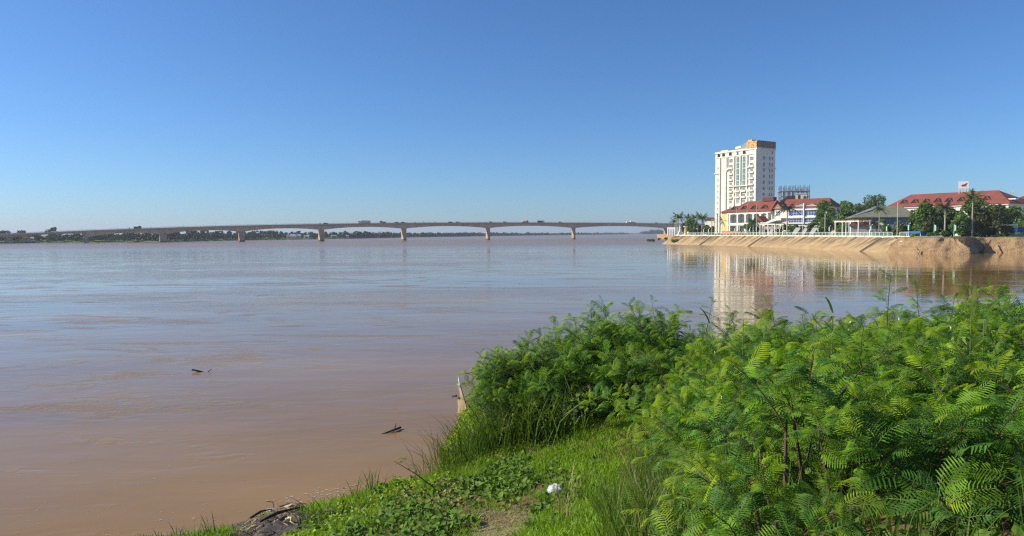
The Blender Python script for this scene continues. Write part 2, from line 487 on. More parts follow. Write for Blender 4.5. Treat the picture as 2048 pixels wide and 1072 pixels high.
# ---- near bank: ground height from the distance to the shoreline
SHORE = [(-140,-60),(-40,2),(-16,10.0)] + [tuple(gnd(px,py).xy) for px,py in ((240,1085),(420,1062),(560,1022),(640,1006),(740,978),(830,950),(880,895),(905,850),(925,812))] \
        + [(-0.6,24.8),(3,25.2),(8,24.5),(14,23.5),(26,22),(50,20),(120,12),(260,-10)]
SH = np.array(SHORE)
PTS_P = np.array([0,0.5,2,3.5,5.0,6.5,8.0,9.3,11.5,13.5,20,60])
PTS_Z = np.array([0,0.14,0.5,0.85,1.2,1.55,2.05,2.7,3.75,4.3,4.4,4.6])
LANDPOLY = np.array(SHORE + [(300,-60),(300,-200),(-140,-200)])
def shore_dist(X, Y):
    best = np.full(X.shape, 1e9)
    for (ax, ay), (bx, by) in zip(SH[:-1], SH[1:]):
        dx, dy = bx-ax, by-ay
        tt = np.clip(((X-ax)*dx+(Y-ay)*dy)/(dx*dx+dy*dy), 0, 1)
        best = np.minimum(best, np.hypot(X-ax-tt*dx, Y-ay-tt*dy))
    return np.where(in_poly(X, Y, LANDPOLY), best, -best)
def bank_z(X, Y):
    X = np.asarray(X, float); Y = np.asarray(Y, float)
    d = shore_dist(X, Y)
    z = np.interp(d, PTS_P, PTS_Z)
    z = np.where(d < 0, np.maximum(d*0.35, -1.6), z)
    lump = fbm(X, Y, 3, 4, 0.55)*0.16*np.clip((d+0.4)/2.5, 0, 1)
    return z + lump
def bz(x, y): return float(bank_z(np.array([x]), np.array([y]))[0])
def hit(px, py):
    """where the sight line through a photo pixel meets the near bank"""
    d = ray(px, py)
    T = np.linspace(2, 45, 1400)
    X, Y, Z = d.x*T, d.y*T, H+d.z*T
    k = np.nonzero(Z < bank_z(X, Y))[0]
    k = k[0] if len(k) else -1
    return Vector((X[k], Y[k], bz(X[k], Y[k])))
def grid_mesh(name, xs, ys, zf, mat):
    X, Y = np.meshgrid(xs, ys)
    Z = zf(X.ravel(), Y.ravel())
    V = np.stack([X.ravel(), Y.ravel(), Z], 1)
    nx, ny = len(xs), len(ys)
    i = (np.arange(ny-1)[:,None]*nx + np.arange(nx-1)[None,:]).ravel()
    F = np.stack([i, i+1, i+1+nx, i+nx], 1)
    return np_mesh(name, V, F, mat, True)
xs = np.concatenate([np.linspace(-160,-15,60), np.arange(-14.5,22,0.3), np.linspace(22.5,270,90)])
ys = np.concatenate([np.linspace(-190,-6,45), np.arange(-5,33,0.3), np.linspace(33.5,45,10)])
struct(put('near_bank_ground', grid_mesh('near_bank_ground', xs, ys, bank_z, M['soil'])))

# ---- town bank across the inlet: concrete slope, then sandy cliff
ZT = 4.35
WL = [gnd(px, py).xy for px, py in ((1772,505),(1700,501.8),(1640,499),(1570,496),(1500,493),(1430,491),(1370,489.6),(1322,488.3))]
def resample(P, step):
    P = [Vector(p) for p in P]
    out = [P[0]]
    for a, b in zip(P[:-1], P[1:]):
        n = max(1, int((b-a).length/step))
        out += [a.lerp(b, (k+1)/n) for k in range(n)]
    return out
def arclen(P):
    s = [0]
    for a, b in zip(P[:-1], P[1:]): s.append(s[-1]+(b-a).length)
    return s
WLR = resample(WL, 3.0); WS = arclen(WLR)
def smooth(P, it=6):
    for _ in range(it):
        P = [P[0]] + [(P[i-1]+P[i]*2+P[i+1])/4 for i in range(1, len(P)-1)] + [P[-1]]
    return P
WLR = smooth(WLR); WS = arclen(WLR)
def wl_at(s):
    s = max(0.0, min(WS[-1]-1e-4, s))
    k = max(i for i in range(len(WS)) if WS[i] <= s)
    k = min(k, len(WS)-2)
    p = WLR[k].lerp(WLR[k+1], (s-WS[k])/(WS[k+1]-WS[k]))
    i0, i1 = max(0, k-2), min(len(WLR)-1, k+3)
    d = (WLR[i1]-WLR[i0]).normalized()
    return p, d, Vector((d.y, -d.x))          # point, along, inland
RUN = 7.2
def slope_pt(s, v, lift=0.0):
    """v 0 at the water, 1 at the top; a little below the water line to start"""
    p, d, n = wl_at(s)
    q = p + n*(RUN*v)
    return Vector((q.x, q.y, ZT*v + lift))
STOT = WS[-1]
def s_of_px(px):
    best = min(range(0, int(STOT*2)), key=lambda k: abs(1e9 if proj((*wl_at(k/2)[0], 0)) is None else proj((*wl_at(k/2)[0], 0))[0]-px))
    return best/2
emb = thing('embankment', 'sloping tan concrete embankment below the riverside promenade', 'embankment', (0,0,0))
def slab(name, s0, s1, mat, lift=0.0, v0=-0.12, v1=1.0, thick=0.35):
    n = max(2, int((s1-s0)/3)+1)
    V = []; F = []; UV = []
    for i in range(n):
        s = s0+(s1-s0)*i/(n-1)
        for v in (v0, 0.33, 0.66, v1):
            V.append(slope_pt(s, v, lift)); UV.append((s, v*8.4))
        V.append(slope_pt(s, v1, lift-thick)); UV.append((s, 8.6))
        V.append(slope_pt(s, v0, lift-thick)); UV.append((s, -1))
    for i in range(n-1):
        a = i*6; b = a+6
        for k in range(6): F.append((a+k, a+(k+1) % 6, b+(k+1) % 6, b+k))
    F.append(tuple(range(5, -1, -1))); F.append(tuple((n-1)*6+k for k in range(6)))
    me = bpy.data.meshes.new(name); me.from_pydata([tuple(q) for q in V], [], F); me.materials.append(mat)
    u = me.uv_layers.new(name='UVMap')
    for l in me.loops: u.data[l.index].uv = UV[l.vertex_index]
    me.update()
    return put(name, me, emb)
s_st = [s_of_px(1722), s_of_px(1497), s_of_px(1400)]       # stair flights cut into the slope
cuts = []
for k, s in enumerate(s_st): cuts.append((s-0.9, s+0.9, k))
edges = [0.0]
for a, b, k in cuts: edges += [a, b]
edges.append(STOT-0.5)
for a, b in zip(edges[0::2], edges[1::2]):
    n = max(1, round((b-a)/8))
    for i in range(n):
        slab('slab', a+(b-a)*i/n+0.07, a+(b-a)*(i+1)/n-0.07, M['slope'], random.uniform(-0.02,0.02))
slab('joint_bed', 0.3, STOT-0.8, M['dark_slope'], -0.42, -0.12, 0.995, 0.3)
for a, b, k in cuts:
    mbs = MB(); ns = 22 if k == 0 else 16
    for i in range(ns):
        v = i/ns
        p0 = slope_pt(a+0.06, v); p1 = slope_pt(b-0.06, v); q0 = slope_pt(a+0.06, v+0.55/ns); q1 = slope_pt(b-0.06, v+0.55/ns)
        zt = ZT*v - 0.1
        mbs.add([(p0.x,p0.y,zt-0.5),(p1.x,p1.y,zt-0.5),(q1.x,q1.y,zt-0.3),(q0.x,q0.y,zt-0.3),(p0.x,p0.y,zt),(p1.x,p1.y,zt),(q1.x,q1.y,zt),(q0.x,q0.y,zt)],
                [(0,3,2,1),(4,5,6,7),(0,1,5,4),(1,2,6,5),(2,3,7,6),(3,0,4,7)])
    mbs.build('stair_flight', M['dark_slope'], emb)  # steps coloured darker than the slabs beside them
# kerb wall along the top, with buttresses
def along(name, s0, s1, off0, off1, z0, z1, mat, parent, step=3.0):
    n = max(2, int((s1-s0)/step)+1)
    V = []; F = []
    for i in range(n):
        s = s0+(s1-s0)*i/(n-1)
        p, d, nn = wl_at(s)
        for off, z in ((off0,z0),(off0,z1),(off1,z1),(off1,z0)):
            q = p+nn*off; V.append((q.x, q.y, z))
    for i in range(n-1):
        a = i*4; b = a+4
        for k in range(4): F.append((a+k, b+k, b+(k+1) % 4, a+(k+1) % 4))
    F.append((0,1,2,3)); F.append(((n-1)*4+3, (n-1)*4+2, (n-1)*4+1, (n-1)*4))
    return MB().add(V, F).build(name, mat, parent)
cw = thing('kerb_wall', 'long cream kerb wall along the top of the concrete embankment', 'wall')
along('wall_body', 0.2, STOT-2, RUN-0.02, RUN+0.35, ZT-0.25, ZT+0.42, M['cream_wall'], cw)
k = 0; s = 2.0
while s < STOT-3:
    p, d, nn = wl_at(s); q = p+nn*(RUN-0.06)
    MB().box((-0.22,-0.16,-0.2),(0.22,0.10,0.36)).build('buttress', M['concrete'], cw, loc=(q.x,q.y,ZT), rot=(0,0,math.atan2(d.y,d.x)))
    s += 5.2
# railing
def railing(label, s0, s1, off=RUN+0.18):
    r = thing('promenade_railing', label, 'railing', group=None)
    n = int((s1-s0)/2.1)
    pm = MB().box((-0.06,-0.06,0),(0.06,0.06,1.02)).mesh('railing_post', M['white_paint'])
    for i in range(n+1):
        s = s0+(s1-s0)*i/n
        p, d, nn = wl_at(s); q = p+nn*off
        put('post', pm, r, (q.x,q.y,ZT+0.42), (0,0,math.atan2(d.y,d.x)))
    along('top_rail', s0, s1, off-0.05, off+0.05, ZT+1.42, ZT+1.52, M['white_paint'], r)
    along('middle_rail', s0, s1, off-0.03, off+0.03, ZT+1.08, ZT+1.14, M['mint'], r)
    along('lower_rail', s0, s1, off-0.03, off+0.03, ZT+0.72, ZT+0.78, M['mint'], r)
s_gap0, s_gap1 = s_of_px(1752), s_of_px(1738)
railing('short white railing on the promenade at the broken end of the embankment', 1.0, s_gap0)
railing('long white and mint railing along the promenade above the concrete slope', s_gap1, STOT-14)

# cliff waterline, on to the right beyond the picture
CL = [tuple(WL[0])] + [tuple(gnd(px,py).xy) for px, py in ((1830,507),(1880,508),(1945,508.6),(1964,505.6),(1990,505.0),(2040,505.8))]
x1, y1 = CL[-1]
CL += [(x1+14,y1-8),(x1+50,y1-34),(x1+120,y1-95),(x1+200,y1-150)]
CLR = smooth(resample([Vector(p) for p in CL], 0.5), 6)
NV = 44
CN = []
for i, p in enumerate(CLR):
    i0, i1 = max(0,i-8), min(len(CLR)-1,i+8)
    d = (CLR[i1]-CLR[i0]).normalized(); n = -Vector((d.y,-d.x))
    if n.y < 0: n = -n
    CN.append((n+Vector((0.5,0.2))).normalized() if i < 12 else n)
JJ, VV = np.meshgrid(np.arange(len(CLR))*0.5, np.linspace(0,1,NV), indexing='ij')
prof = -0.5+(ZT+0.35)*np.minimum(1.0, VV*1.22)
runa = np.where(VV < 0.82, 5.2*VV**1.5, 5.2*0.82**1.5+(VV-0.82)*16)
st = fbm(JJ*0.16, VV*1.6, 21); gul = fbm(JJ*0.07+3, VV*0+0.5, 5, 3); gr = fbm(JJ*0.45, VV*3.5, 33, 5); rill = np.abs(fbm(JJ*0.5, VV*0.7+3, 44, 3))
runa = runa+(st*2.0+gul*2.2+gr*1.0+rill*2.2)*np.sin(np.minimum(1, VV*1.3)*PI*0.5)*np.where(VV < 0.84, 1, 0.5)
zz = prof+np.where((VV > 0.08) & (VV < 0.95), fbm(JJ*0.35, VV*6, 8, 4)*0.5, 0)+np.where(VV > 0.7, gul*0.25, 0)
CP = np.array([tuple(p) for p in CLR]); CNN = np.array([tuple(n) for n in CN])
V = np.stack([CP[:,0:1]+CNN[:,0:1]*runa, CP[:,1:2]+CNN[:,1:2]*runa, np.minimum(zz, ZT+0.15)], 2).reshape(-1,3)
nr = len(CLR)
idx = (np.arange(nr-1)[:,None]*NV+np.arange(NV-1)[None,:]).ravel()
F = np.stack([idx, idx+NV, idx+NV+1, idx+1], 1)
struct(put('sandy_cliff', np_mesh('sandy_cliff', np.array(V), F, M['sand'], False)))

# land behind the promenade, the cliff and away to the horizon
top = []
for i in range(int(STOT/4)+1):
    p, d, nn = wl_at(min(STOT-0.5, i*4)); q = p+nn*(RUN+0.3); top.append((q.x,q.y))
cl_top = [(CLR[i].x+(3.4 if i < 16 else 2.0), CLR[i].y+6.2) for i in range(8, nr, 8)]
far_side = [(top[-1][0]+22,top[-1][1]+26),(top[-1][0]+60,700),(330,1150),(800,2600),(3000,6000),(BIG,BIG)]
poly = cl_top[::-1] + top + far_side + [(BIG, cl_top[-1][1]-40)]
mb = MB(); mb.prism_z([(x,y) for x,y in poly][::-1], -1.2, ZT-0.01)
mb.m = [0,0]+[1]*(len(mb.f)-2)
struct(mb.build('town_ground', [M['paving'],M['sand']]))
# grassy verge and road strip behind the promenade
def strip(name, off0, off1, z, mat, s0=2, s1=STOT-6):
    return struct(along(name, s0, s1, off0, off1, z-0.3, z, mat, None))
strip('promenade_lawn', RUN+8, RUN+13, ZT+0.06, M['verge'])
strip('riverside_road', RUN+16, RUN+24, ZT+0.03, M['asphalt'])
mb = MB(); mb.prism_z([(x, y) for x, y in [(p[0]+0.2,p[1]+1.0) for p in cl_top[:int(len(cl_top)*0.7)]] + [(p[0]+9,p[1]+20) for p in cl_top[:int(len(cl_top)*0.7)]][::-1]], ZT-0.3, ZT+0.12)
struct(mb.build('grassy_verge', M['verge']))

# far bank on the left
LB = [gnd(px,py).xy for px,py in ((-420,490.5),(-200,488.8),(0,486.6),(80,485.6),(160,485),(330,484.2),(420,482),(520,480),(640,478.3),(760,476),(840,474.3),(1000,471.9),(1110,470.6),(1200,469.4),(1262,468.6))]
LB = [Vector((-1400,LB[0].y*0.5))]+[Vector(p) for p in LB]
LBR = resample(LB, 40)
inner = [p+Vector((-0.45,1)).normalized()*14 for p in LBR]
mb = MB()
n = len(LBR)
mb.v = [(p.x,p.y,-0.6) for p in LBR]+[(p.x,p.y,1.6) for p in inner]
mb.f = [(i,i+1,n+i+1,n+i) for i in range(n-1)]; mb.m = [0]*len(mb.f)
far_poly = [(p.x,p.y) for p in inner]+[(inner[-1].x+400,4200),(3000,9000),(3000,BIG),(-BIG,BIG),(-BIG,inner[0].y)]
mb.add([(x,y,1.6) for x,y in far_poly], [tuple(range(len(far_poly)))])
struct(mb.build('far_bank_ground', M['land']))

# ================================================================== THE BRIDGE
PA, PB = gnd(327, 484.3).xy, gnd(1147, 478).xy
BD = (PB-PA).normalized(); BN = Vector((-BD.y, BD.x))        # along, across (away)
BANG = math.atan2(BD.y, BD.x)
def on_bridge(px):
    d = ray(px, 500); dx, dy = d.x, d.y
    # PA + t*BD = k*(dx,dy)
    den = BD.x*dy-BD.y*dx
    return (PA.y*dx-PA.x*dy)/den
def bdepth(px):
    t = on_bridge(px); return (PA+BD*t).y
PIER_PX = [20,173,327,484,643,808,976,1147,1331]
PIER_T = [on_bridge(p) for p in PIER_PX]
prof = [(-60,473.5),(0,470.4),(90,466.3),(173,463),(250,459.7),(327,457),(400,454.3),(484,452.3),(560,450.6),(643,449.1),(728,448),(808,447.3),(976,446.4),(1060,446.4),(1147,446.6),(1240,447.1),(1331,447.8),(1385,448.6)]
PT = [on_bridge(p) for p,_ in prof]; PZ = [at(p,y,bdepth(p)).z for p,y in prof]
# smooth profile
cz = np.polyfit(PT, PZ, 4)
def deck_z(t): return float(np.polyval(cz, min(max(t, PT[0]), PT[-1])))
bridge = thing('river_bridge', 'long concrete girder bridge with haunched spans crossing the muddy river', 'bridge', (PA.x,PA.y,0), BANG)
GW = 3.2; SW = 5.2
ts = [on_bridge(-260)] + PIER_T + [PIER_T[-1]+60]
def loft(name, t0, t1, n, ring, mat, parent):
    V = []; F = []
    k = None
    for i in range(n+1):
        t = t0+(t1-t0)*i/n
        r = ring(t); k = len(r)
        V += [(t, y, z) for y, z in r]
    for i in range(n):
        for j in range(k):
            a = i*k+j; b = i*k+(j+1) % k
            F.append((a, a+k, b+k, b))
    F.append(tuple(range(k))); F.append(tuple(n*k+j for j in range(k-1,-1,-1)))
    return MB().add(V, F).build(name, mat, parent)
for i in range(len(ts)-1):
    t0, t1 = ts[i], ts[i+1]
    L = t1-t0
    big = i >= 2
    def depth(t):
        u = (t-t0)/L
        m, e = (2.5, 4.5) if big else (1.1, 1.8)
        return m+(e-m)*abs(2*u-1)**2.2
    loft('girder', t0+0.02, t1-0.02, 16, lambda t: [(-GW,deck_z(t)-0.35),(-GW+0.7,deck_z(t)-depth(t)),(GW-0.7,deck_z(t)-depth(t)),(GW,deck_z(t)-0.35)], M['concrete'], bridge)
    loft('deck_slab', t0+0.01, t1-0.01, 10, lambda t: [(-SW,deck_z(t)-0.30),(-SW,deck_z(t)),(SW,deck_z(t)),(SW,deck_z(t)-0.30)], M['parapet'], bridge)
    for sgn in (-1, 1):
        loft('parapet', t0+0.01, t1-0.01, 10, lambda t: [(sgn*(SW-0.02)-0.12,deck_z(t)+0.003),(sgn*(SW-0.02)-0.12,deck_z(t)+0.55),(sgn*(SW-0.02)+0.12,deck_z(t)+0.55),(sgn*(SW-0.02)+0.12,deck_z(t)-0.45)], M['parapet'], bridge)
        mbp = MB(); npst = int(L/3)
        for j in range(npst):
            t = t0+L*(j+0.5)/npst; z = deck_z(t)+0.55
            mbp.box((t-0.035,sgn*(SW-0.02)-0.035,z),(t+0.035,sgn*(SW-0.02)+0.035,z+0.5))
        stuff(mbp.build('railing_posts', M['parapet'], bridge))
        loft('hand_rail', t0, t1, 10, lambda t: [(sgn*(SW-0.02)-0.05,deck_z(t)+1.0),(sgn*(SW-0.02)-0.05,deck_z(t)+1.1),(sgn*(SW-0.02)+0.05,deck_z(t)+1.1),(sgn*(SW-0.02)+0.05,deck_z(t)+1.0)], M['steel'], bridge)
pw = {20:(3.2,4.6),173:(3.4,6.0),327:(4.4,8.0),484:(3.9,7.0),643:(3.5,7.0),808:(3.1,6.0),976:(2.6,5.0),1147:(2.3,4.6),1331:(2.3,4.6)}
for px, t in zip(PIER_PX, PIER_T):
    a, b = pw[px]
    mbq = MB()
    zt = deck_z(t)-(4.55 if px >= 327 else 2.1)
    if px < 100: b = 2.6
    ring = lambda s: [(-a/2*s,-b/2*s+0.5),(-a/2*s+0.5,-b/2*s),(a/2*s-0.5,-b/2*s),(a/2*s,-b/2*s+0.5),(a/2*s,b/2*s-0.5),(a/2*s-0.5,b/2*s),(-a/2*s+0.5,b/2*s),(-a/2*s,b/2*s-0.5)]
    th = {20:0.15,173:0.15,327:0.17,484:0.13,643:0.11,808:0.07}.get(px, 0.0)
    ring0 = ring
    ring = lambda s: [(x*math.cos(th)-y*math.sin(th), x*math.sin(th)+y*math.cos(th)) for x, y in ring0(s)]
    mbq.prism_z([(t+x, y) for x, y in ring(1.0)], -1.0, zt-0.5)
    p_ = mbq.build('pier', M['pier'], bridge)
    MB().prism_z([(t+x, y) for x, y in ring(1.08)], zt-0.5, zt+0.1).build('pier_cap', M['pier'], p_)
    if px >= 327:
        MB().prism_z([(t+x, y) for x, y in ring(1.06)], -1.0, 0.9).build('pier_footing', M['mud'], p_)
# slender lamp posts of the bridge
lamp_me = None
for i in range(26):
    t = ts[1]+(ts[-2]-ts[1])*i/25
    mbl = MB().tube([(0,0,0),(0,0,2.6),(0,0.4,2.9)], [0.06,0.045,0.04], 5).box((-0.07,0.35,2.85),(0.07,0.75,2.95))
    if lamp_me is None: lamp_me = mbl.mesh('bridge_lamp', M['steel'])
    put('lamp_post', lamp_me, bridge, (t, -(SW-0.35), deck_z(t)))

# ---- traffic on the bridge
def wheels(root, xs_, w, r, mat=None):
    for x in xs_:
        for y in (-w/2+0.1, w/2-0.1):
            MB().tube([(x,y-0.11,r),(x,y+0.11,r)], r, 10).build('wheel', M['black'], root)
def car(px, label, body, flip=False):
    t = on_bridge(px); q = PA+BD*t+BN*(-1.8)
    c = thing('car', label, 'car', (q.x,q.y,deck_z(t)), BANG+(PI if flip else 0), 'cars crossing the bridge')
    mbc = MB().prism([(-2.1,0.35),(2.1,0.35),(2.15,0.8),(1.3,0.95),(-2.0,1.0),(-2.15,0.8)], -0.85, 0.85); mbc.build('body', body, c)
    MB().prism([(-1.9,0.98),(1.2,0.94),(0.6,1.48),(-1.5,1.5)], -0.72, 0.72).build('cabin', M['window_dark'], c)
    wheels(c, (-1.35,1.35), 1.7, 0.34); return c
def truck(px, label, body, cab, L=8.0, hgt=2.6, flip=False):
    t = on_bridge(px); q = PA+BD*t+BN*(-1.9)
    c = thing('truck', label, 'truck', (q.x,q.y,deck_z(t)), BANG+(PI if flip else 0), 'trucks crossing the bridge')
    mbk = MB().box((-L/2,-1.15,0.95),(L/2-2.2,1.15,0.95+hgt))
    for k in range(int(L/1.2)):
        x = -L/2+0.3+k*1.1
        if x < L/2-2.4: mbk.box((x,-1.2,0.95),(x+0.1,1.2,0.95+hgt))
    mbk.build('cargo_box', body, c)
    cb = MB().prism([(L/2-2.0,0.55),(L/2,0.55),(L/2,1.5),(L/2-0.25,2.5),(L/2-2.0,2.6)], -1.05, 1.05).build('cab', cab, c)
    MB().prism([(L/2-0.85,1.55),(L/2+0.02,1.55),(L/2-0.2,2.35),(L/2-0.85,2.35)], -1.07, 1.07).build('cab_window', M['window_dark'], cb)
    MB().box((-L/2,-0.9,0.6),(L/2,0.9,0.95)).build('chassis', M['black'], c)
    wheels(c, (-L/2+1.0,-L/2+2.1,L/2-1.1), 2.2, 0.48); return c
def moto(px, label):
    t = on_bridge(px); q = PA+BD*t+BN*(-3.4)
    c = thing('motorbike', label, 'motorbike', (q.x,q.y,deck_z(t)), BANG, 'motorbikes and riders crossing the bridge')
    MB().box((-0.55,-0.12,0.45),(0.5,0.12,0.8)).build('body', M['steel'], c)
    MB().tube([(-0.2,0,0.8),(-0.15,0,1.2),(-0.1,0,1.45)], [0.2,0.24,0.16], 8).tube([(-0.1,0,1.5),(-0.1,0,1.75)], [0.12,0.13], 8).tube([(-0.1,0.2,1.35),(0.4,0.25,1.1)], 0.05, 6).tube([(-0.1,-0.2,1.35),(0.4,-0.25,1.1)], 0.05, 6).build('rider', M['brown'], c)
    for x in (-0.6,0.6): MB().tube([(x,-0.05,0.3),(x,0.05,0.3)], 0.3, 10).build('wheel', M['black'], c)
M['cream_box'] = plain('cream_truck_body', (0.66,0.66,0.50), 0.6, 0.08, 1.0)
M['tan_box'] = plain('tan_truck_body', (0.42,0.27,0.15), 0.7, 0.15, 1.0)
M['dark_car'] = plain('dark_car_paint', (0.05,0.055,0.06), 0.35, 0.1)
M['silver_car'] = plain('silver_car_paint', (0.42,0.42,0.42), 0.35, 0.05)
M['white_car'] = plain('white_car_paint', (0.78,0.78,0.76), 0.35, 0.03)
truck(728, 'long cream box truck with a white cab near the third pier', M['cream_box'], M['white_car'], 10.5, 2.0, True)
truck(765, 'small tan truck following behind the cream truck', M['tan_box'], M['tan_box'], 5.0, 0.9, True)
truck(1049, 'tan open truck over the middle of the river', M['tan_box'], M['tan_box'], 5.6, 0.9)
truck(1080, 'dark loaded truck with a pale cab, tallest on the bridge', M['dark_car'], M['white_car'], 6.6, 1.5)
truck(1256, 'white van truck near the town end of the bridge', M['white_car'], M['white_car'], 6.6, 0.9)
truck(277, 'dark truck climbing the ramp past the near-shore pier', M['dark_car'], M['dark_car'], 5.2, 1.1)
car(112, 'white car low on the bridge ramp by the trees', M['white_car'])
car(652, 'dark car above a bridge pier beside a motorbike', M['dark_car'])
car(793, 'dark car just ahead of another dark car', M['dark_car'])
car(806, 'dark car directly above a pier behind another car', M['dark_car'])
car(900, 'dark grey car alone mid-span between two piers', M['dark_car'])
car(914, 'silver car close behind the dark grey car mid-span', M['silver_car'])
car(980, 'silver car directly above a bridge pier', M['silver_car'])
car(1008, 'silver car between a pier and the tan open truck', M['silver_car'])
car(1118, 'silver car just past the tall dark truck', M['silver_car'])
car(1266, 'dark car right behind the white van truck', M['dark_car'])
car(1310, 'silver car at the town end of the bridge', M['silver_car'])
for px, lb in ((261,'motorbike and rider behind the dark truck on the ramp'),(640,'motorbike and rider beside the dark car above a pier'),(829,'first motorbike and rider after the pier with two dark cars'),(846,'motorbike and rider following another one along the deck'),(868,'motorbike and rider well ahead of the dark grey car'),(1222,'motorbike and rider ahead of the white van truck')):
    moto(px, lb)
# ================================================================== BUILDINGS OF THE TOWN
def rzdir(dx, dy): return math.atan2(dy, dx)
def window_mesh(name, w, h, g, frame='white_paint', bars=(1,1), sill=True):
    """window standing 6 cm proud of the wall, facing -y; origin at its centre on the wall"""
    mb = MB(); f = 0.09
    mb.box((-w/2+f,-0.03,-h/2+f),(w/2-f,0.0,h/2-f),1)
    mb.box((-w/2,-0.09,-h/2),(-w/2+f,0,h/2)); mb.box((w/2-f,-0.09,-h/2),(w/2,0,h/2))
    mb.box((-w/2+f,-0.09,h/2-f),(w/2-f,0,h/2)); mb.box((-w/2+f,-0.09,-h/2),(w/2-f,0,-h/2+f))
    for k in range(bars[0]):
        x = -w/2+w*(k+1)/(bars[0]+1); mb.box((x-0.035,-0.07,-h/2+f),(x+0.035,-0.031,h/2-f))
    for k in range(bars[1]):
        z = -h/2+h*(k+1)/(bars[1]+1); mb.box((-w/2+f,-0.065,z-0.03),(w/2-f,-0.032,z+0.03))
    if sill: mb.box((-w/2-0.12,-0.2,-h/2-0.1),(w/2+0.12,0,-h/2-0.002))
    return mb.mesh(name, [M[frame], M[g]])
def arch_poly(w, h, n=9):
    return [(-w/2,0),(w/2,0)] + [(w/2*math.cos(PI*k/(n-1)), h-w/2+w/2*math.sin(PI*k/(n-1))) for k in range(n)]
def hip_roof(L, D, z, rise, over, hipL, hipR, thick=0.25):
    """ridge along x; hip lengths at the two ends (0 = gable)"""
    a, b = -over, L+over; c, d = -over, D+over; m = D/2
    V = [(a,c,z),(b,c,z),(b,d,z),(a,d,z),(a+hipL,m,z+rise),(b-hipR,m,z+rise),
         (a,c,z-thick),(b,c,z-thick),(b,d,z-thick),(a,d,z-thick)]
    F = [(0,1,5,4),(1,2,5),(2,3,4,5),(3,0,4),(0,6,7,1),(1,7,8,2),(2,8,9,3),(3,9,6,0),(6,9,8,7)]
    return MB().add(V, F)

# ---------------- hotel tower
HC = at(1511.4, 440, 352.5)
ang = math.atan2(-0.856, 0.517)
hx, hy = HC.x, HC.y
# length to pixel 1430 and depth to pixel 1548.6
def solve_len(px, ox, oy, dx, dy):
    d = ray(px, 450); k = d.x/d.y
    return (ox-k*oy)/(k*dy-dx)
HL = solve_len(1429.5, hx, hy, -0.517, 0.856)
HD = solve_len(1548.6, hx, hy, 0.856, 0.517)
HTOP = zat(1511.4, 295.5, 352.5)
hz0 = ZT
hotel = thing('hotel_tower', 'tall white fourteen-storey hotel tower with a gold rooftop box', 'hotel', (hx-0.517*HL, hy+0.856*HL, hz0), ang)
T_ = HTOP-hz0
body = MB()
body.box((0,0,-0.5),(HL,HD,T_-0.6))
body.build('body', M['white_wall'], hotel)
MB().box((-0.35,-0.35,T_-0.6),(HL+0.35,HD+0.35,T_-0.25)).box((-0.15,-0.15,T_-0.25),(HL+0.15,HD+0.15,T_+0.3)).build('cornice', M['white_wall'], hotel)
ROW0 = zat(1526, 315.5, 355)-hz0; RP = 3.05
rows = [ROW0-RP*i for i in range(13)]
zb = rows[1]-RP*0.55
MB().box((HL*0.93,-0.45,zb-0.35),(HL+0.45,HD+0.45,zb+0.15)).build('belt_course', M['white_wall'], hotel)
MB().box((-0.45,-0.45,zb-1.7),(HL*0.13,HD*0.5,zb-1.2)).build('belt_course', M['white_wall'], hotel)
MB().box((-0.1,-0.3,rows[0]+1.75),(HL+0.1,0.0,rows[0]+2.1)).build('belt_course', M['white_wall'], hotel)
# pilasters on the lit side
fx = lambda p: (p-75)/625*HL
for p, z0, z1, w in ((155,0,rows[0]+1.7,0.5),(250,0,rows[0]+1.7,0.5),(700,0,T_-0.6,1.1),(375,rows[5],rows[0]+1.7,0.55),(470,rows[5],rows[0]+1.7,0.6),(570,rows[5],rows[0]+1.7,0.65),(270,rows[2]+0.4,rows[0]+1.7,0.4)):
    x = min(fx(p), HL-w/2+0.25)
    MB().box((x-w/2,-0.62,z0),(x+w/2,0.0,z1)).build('pilaster', M['white_wall'], hotel)
for p in (375,480,575):
    x = fx(p); MB().box((x-0.35,-0.5,0),(x+0.35,0.0,rows[5]-0.5)).build('pilaster', M['white_wall'], hotel)
MB().box((fx(345),-1.0,rows[4]-1.7),(fx(590),0.0,rows[4]-1.25)).build('ledge', M['white_wall'], hotel)
MB().box((fx(240),-0.7,zb-0.2),(fx(368),0.0,zb+0.2)).build('ledge', M['white_wall'], hotel)
MB().box((fx(582),-0.7,zb-0.2),(fx(695),0.0,zb+0.2)).build('ledge', M['white_wall'], hotel)
# arched openings under the roof
am = MB(); am.prism(arch_poly(1.9,2.1), -0.05, 0.0, 1)
for k in range(10):
    a0 = PI*k/10; a1 = PI*(k+1)/10
    am.beam((0.95*math.cos(a0),-0.08,1.15+0.95*math.sin(a0)),(0.95*math.cos(a1),-0.08,1.15+0.95*math.sin(a1)),0.16,0.16)
am.box((-1.0,-0.12,-0.15),(1.0,0,0.0)); am = am.mesh('arched_opening', [M['white_wall'], M['dark']])
for p in (130,205,310,412,520):
    put('arched_opening', am, hotel, (fx(p), 0, rows[0]+2.35))
MB().box((fx(412)-0.9,-0.4,rows[0]+2.5),(fx(412)+0.4,-0.1,rows[0]+3.6)).build('white_sheet', M['white_paint'], hotel)
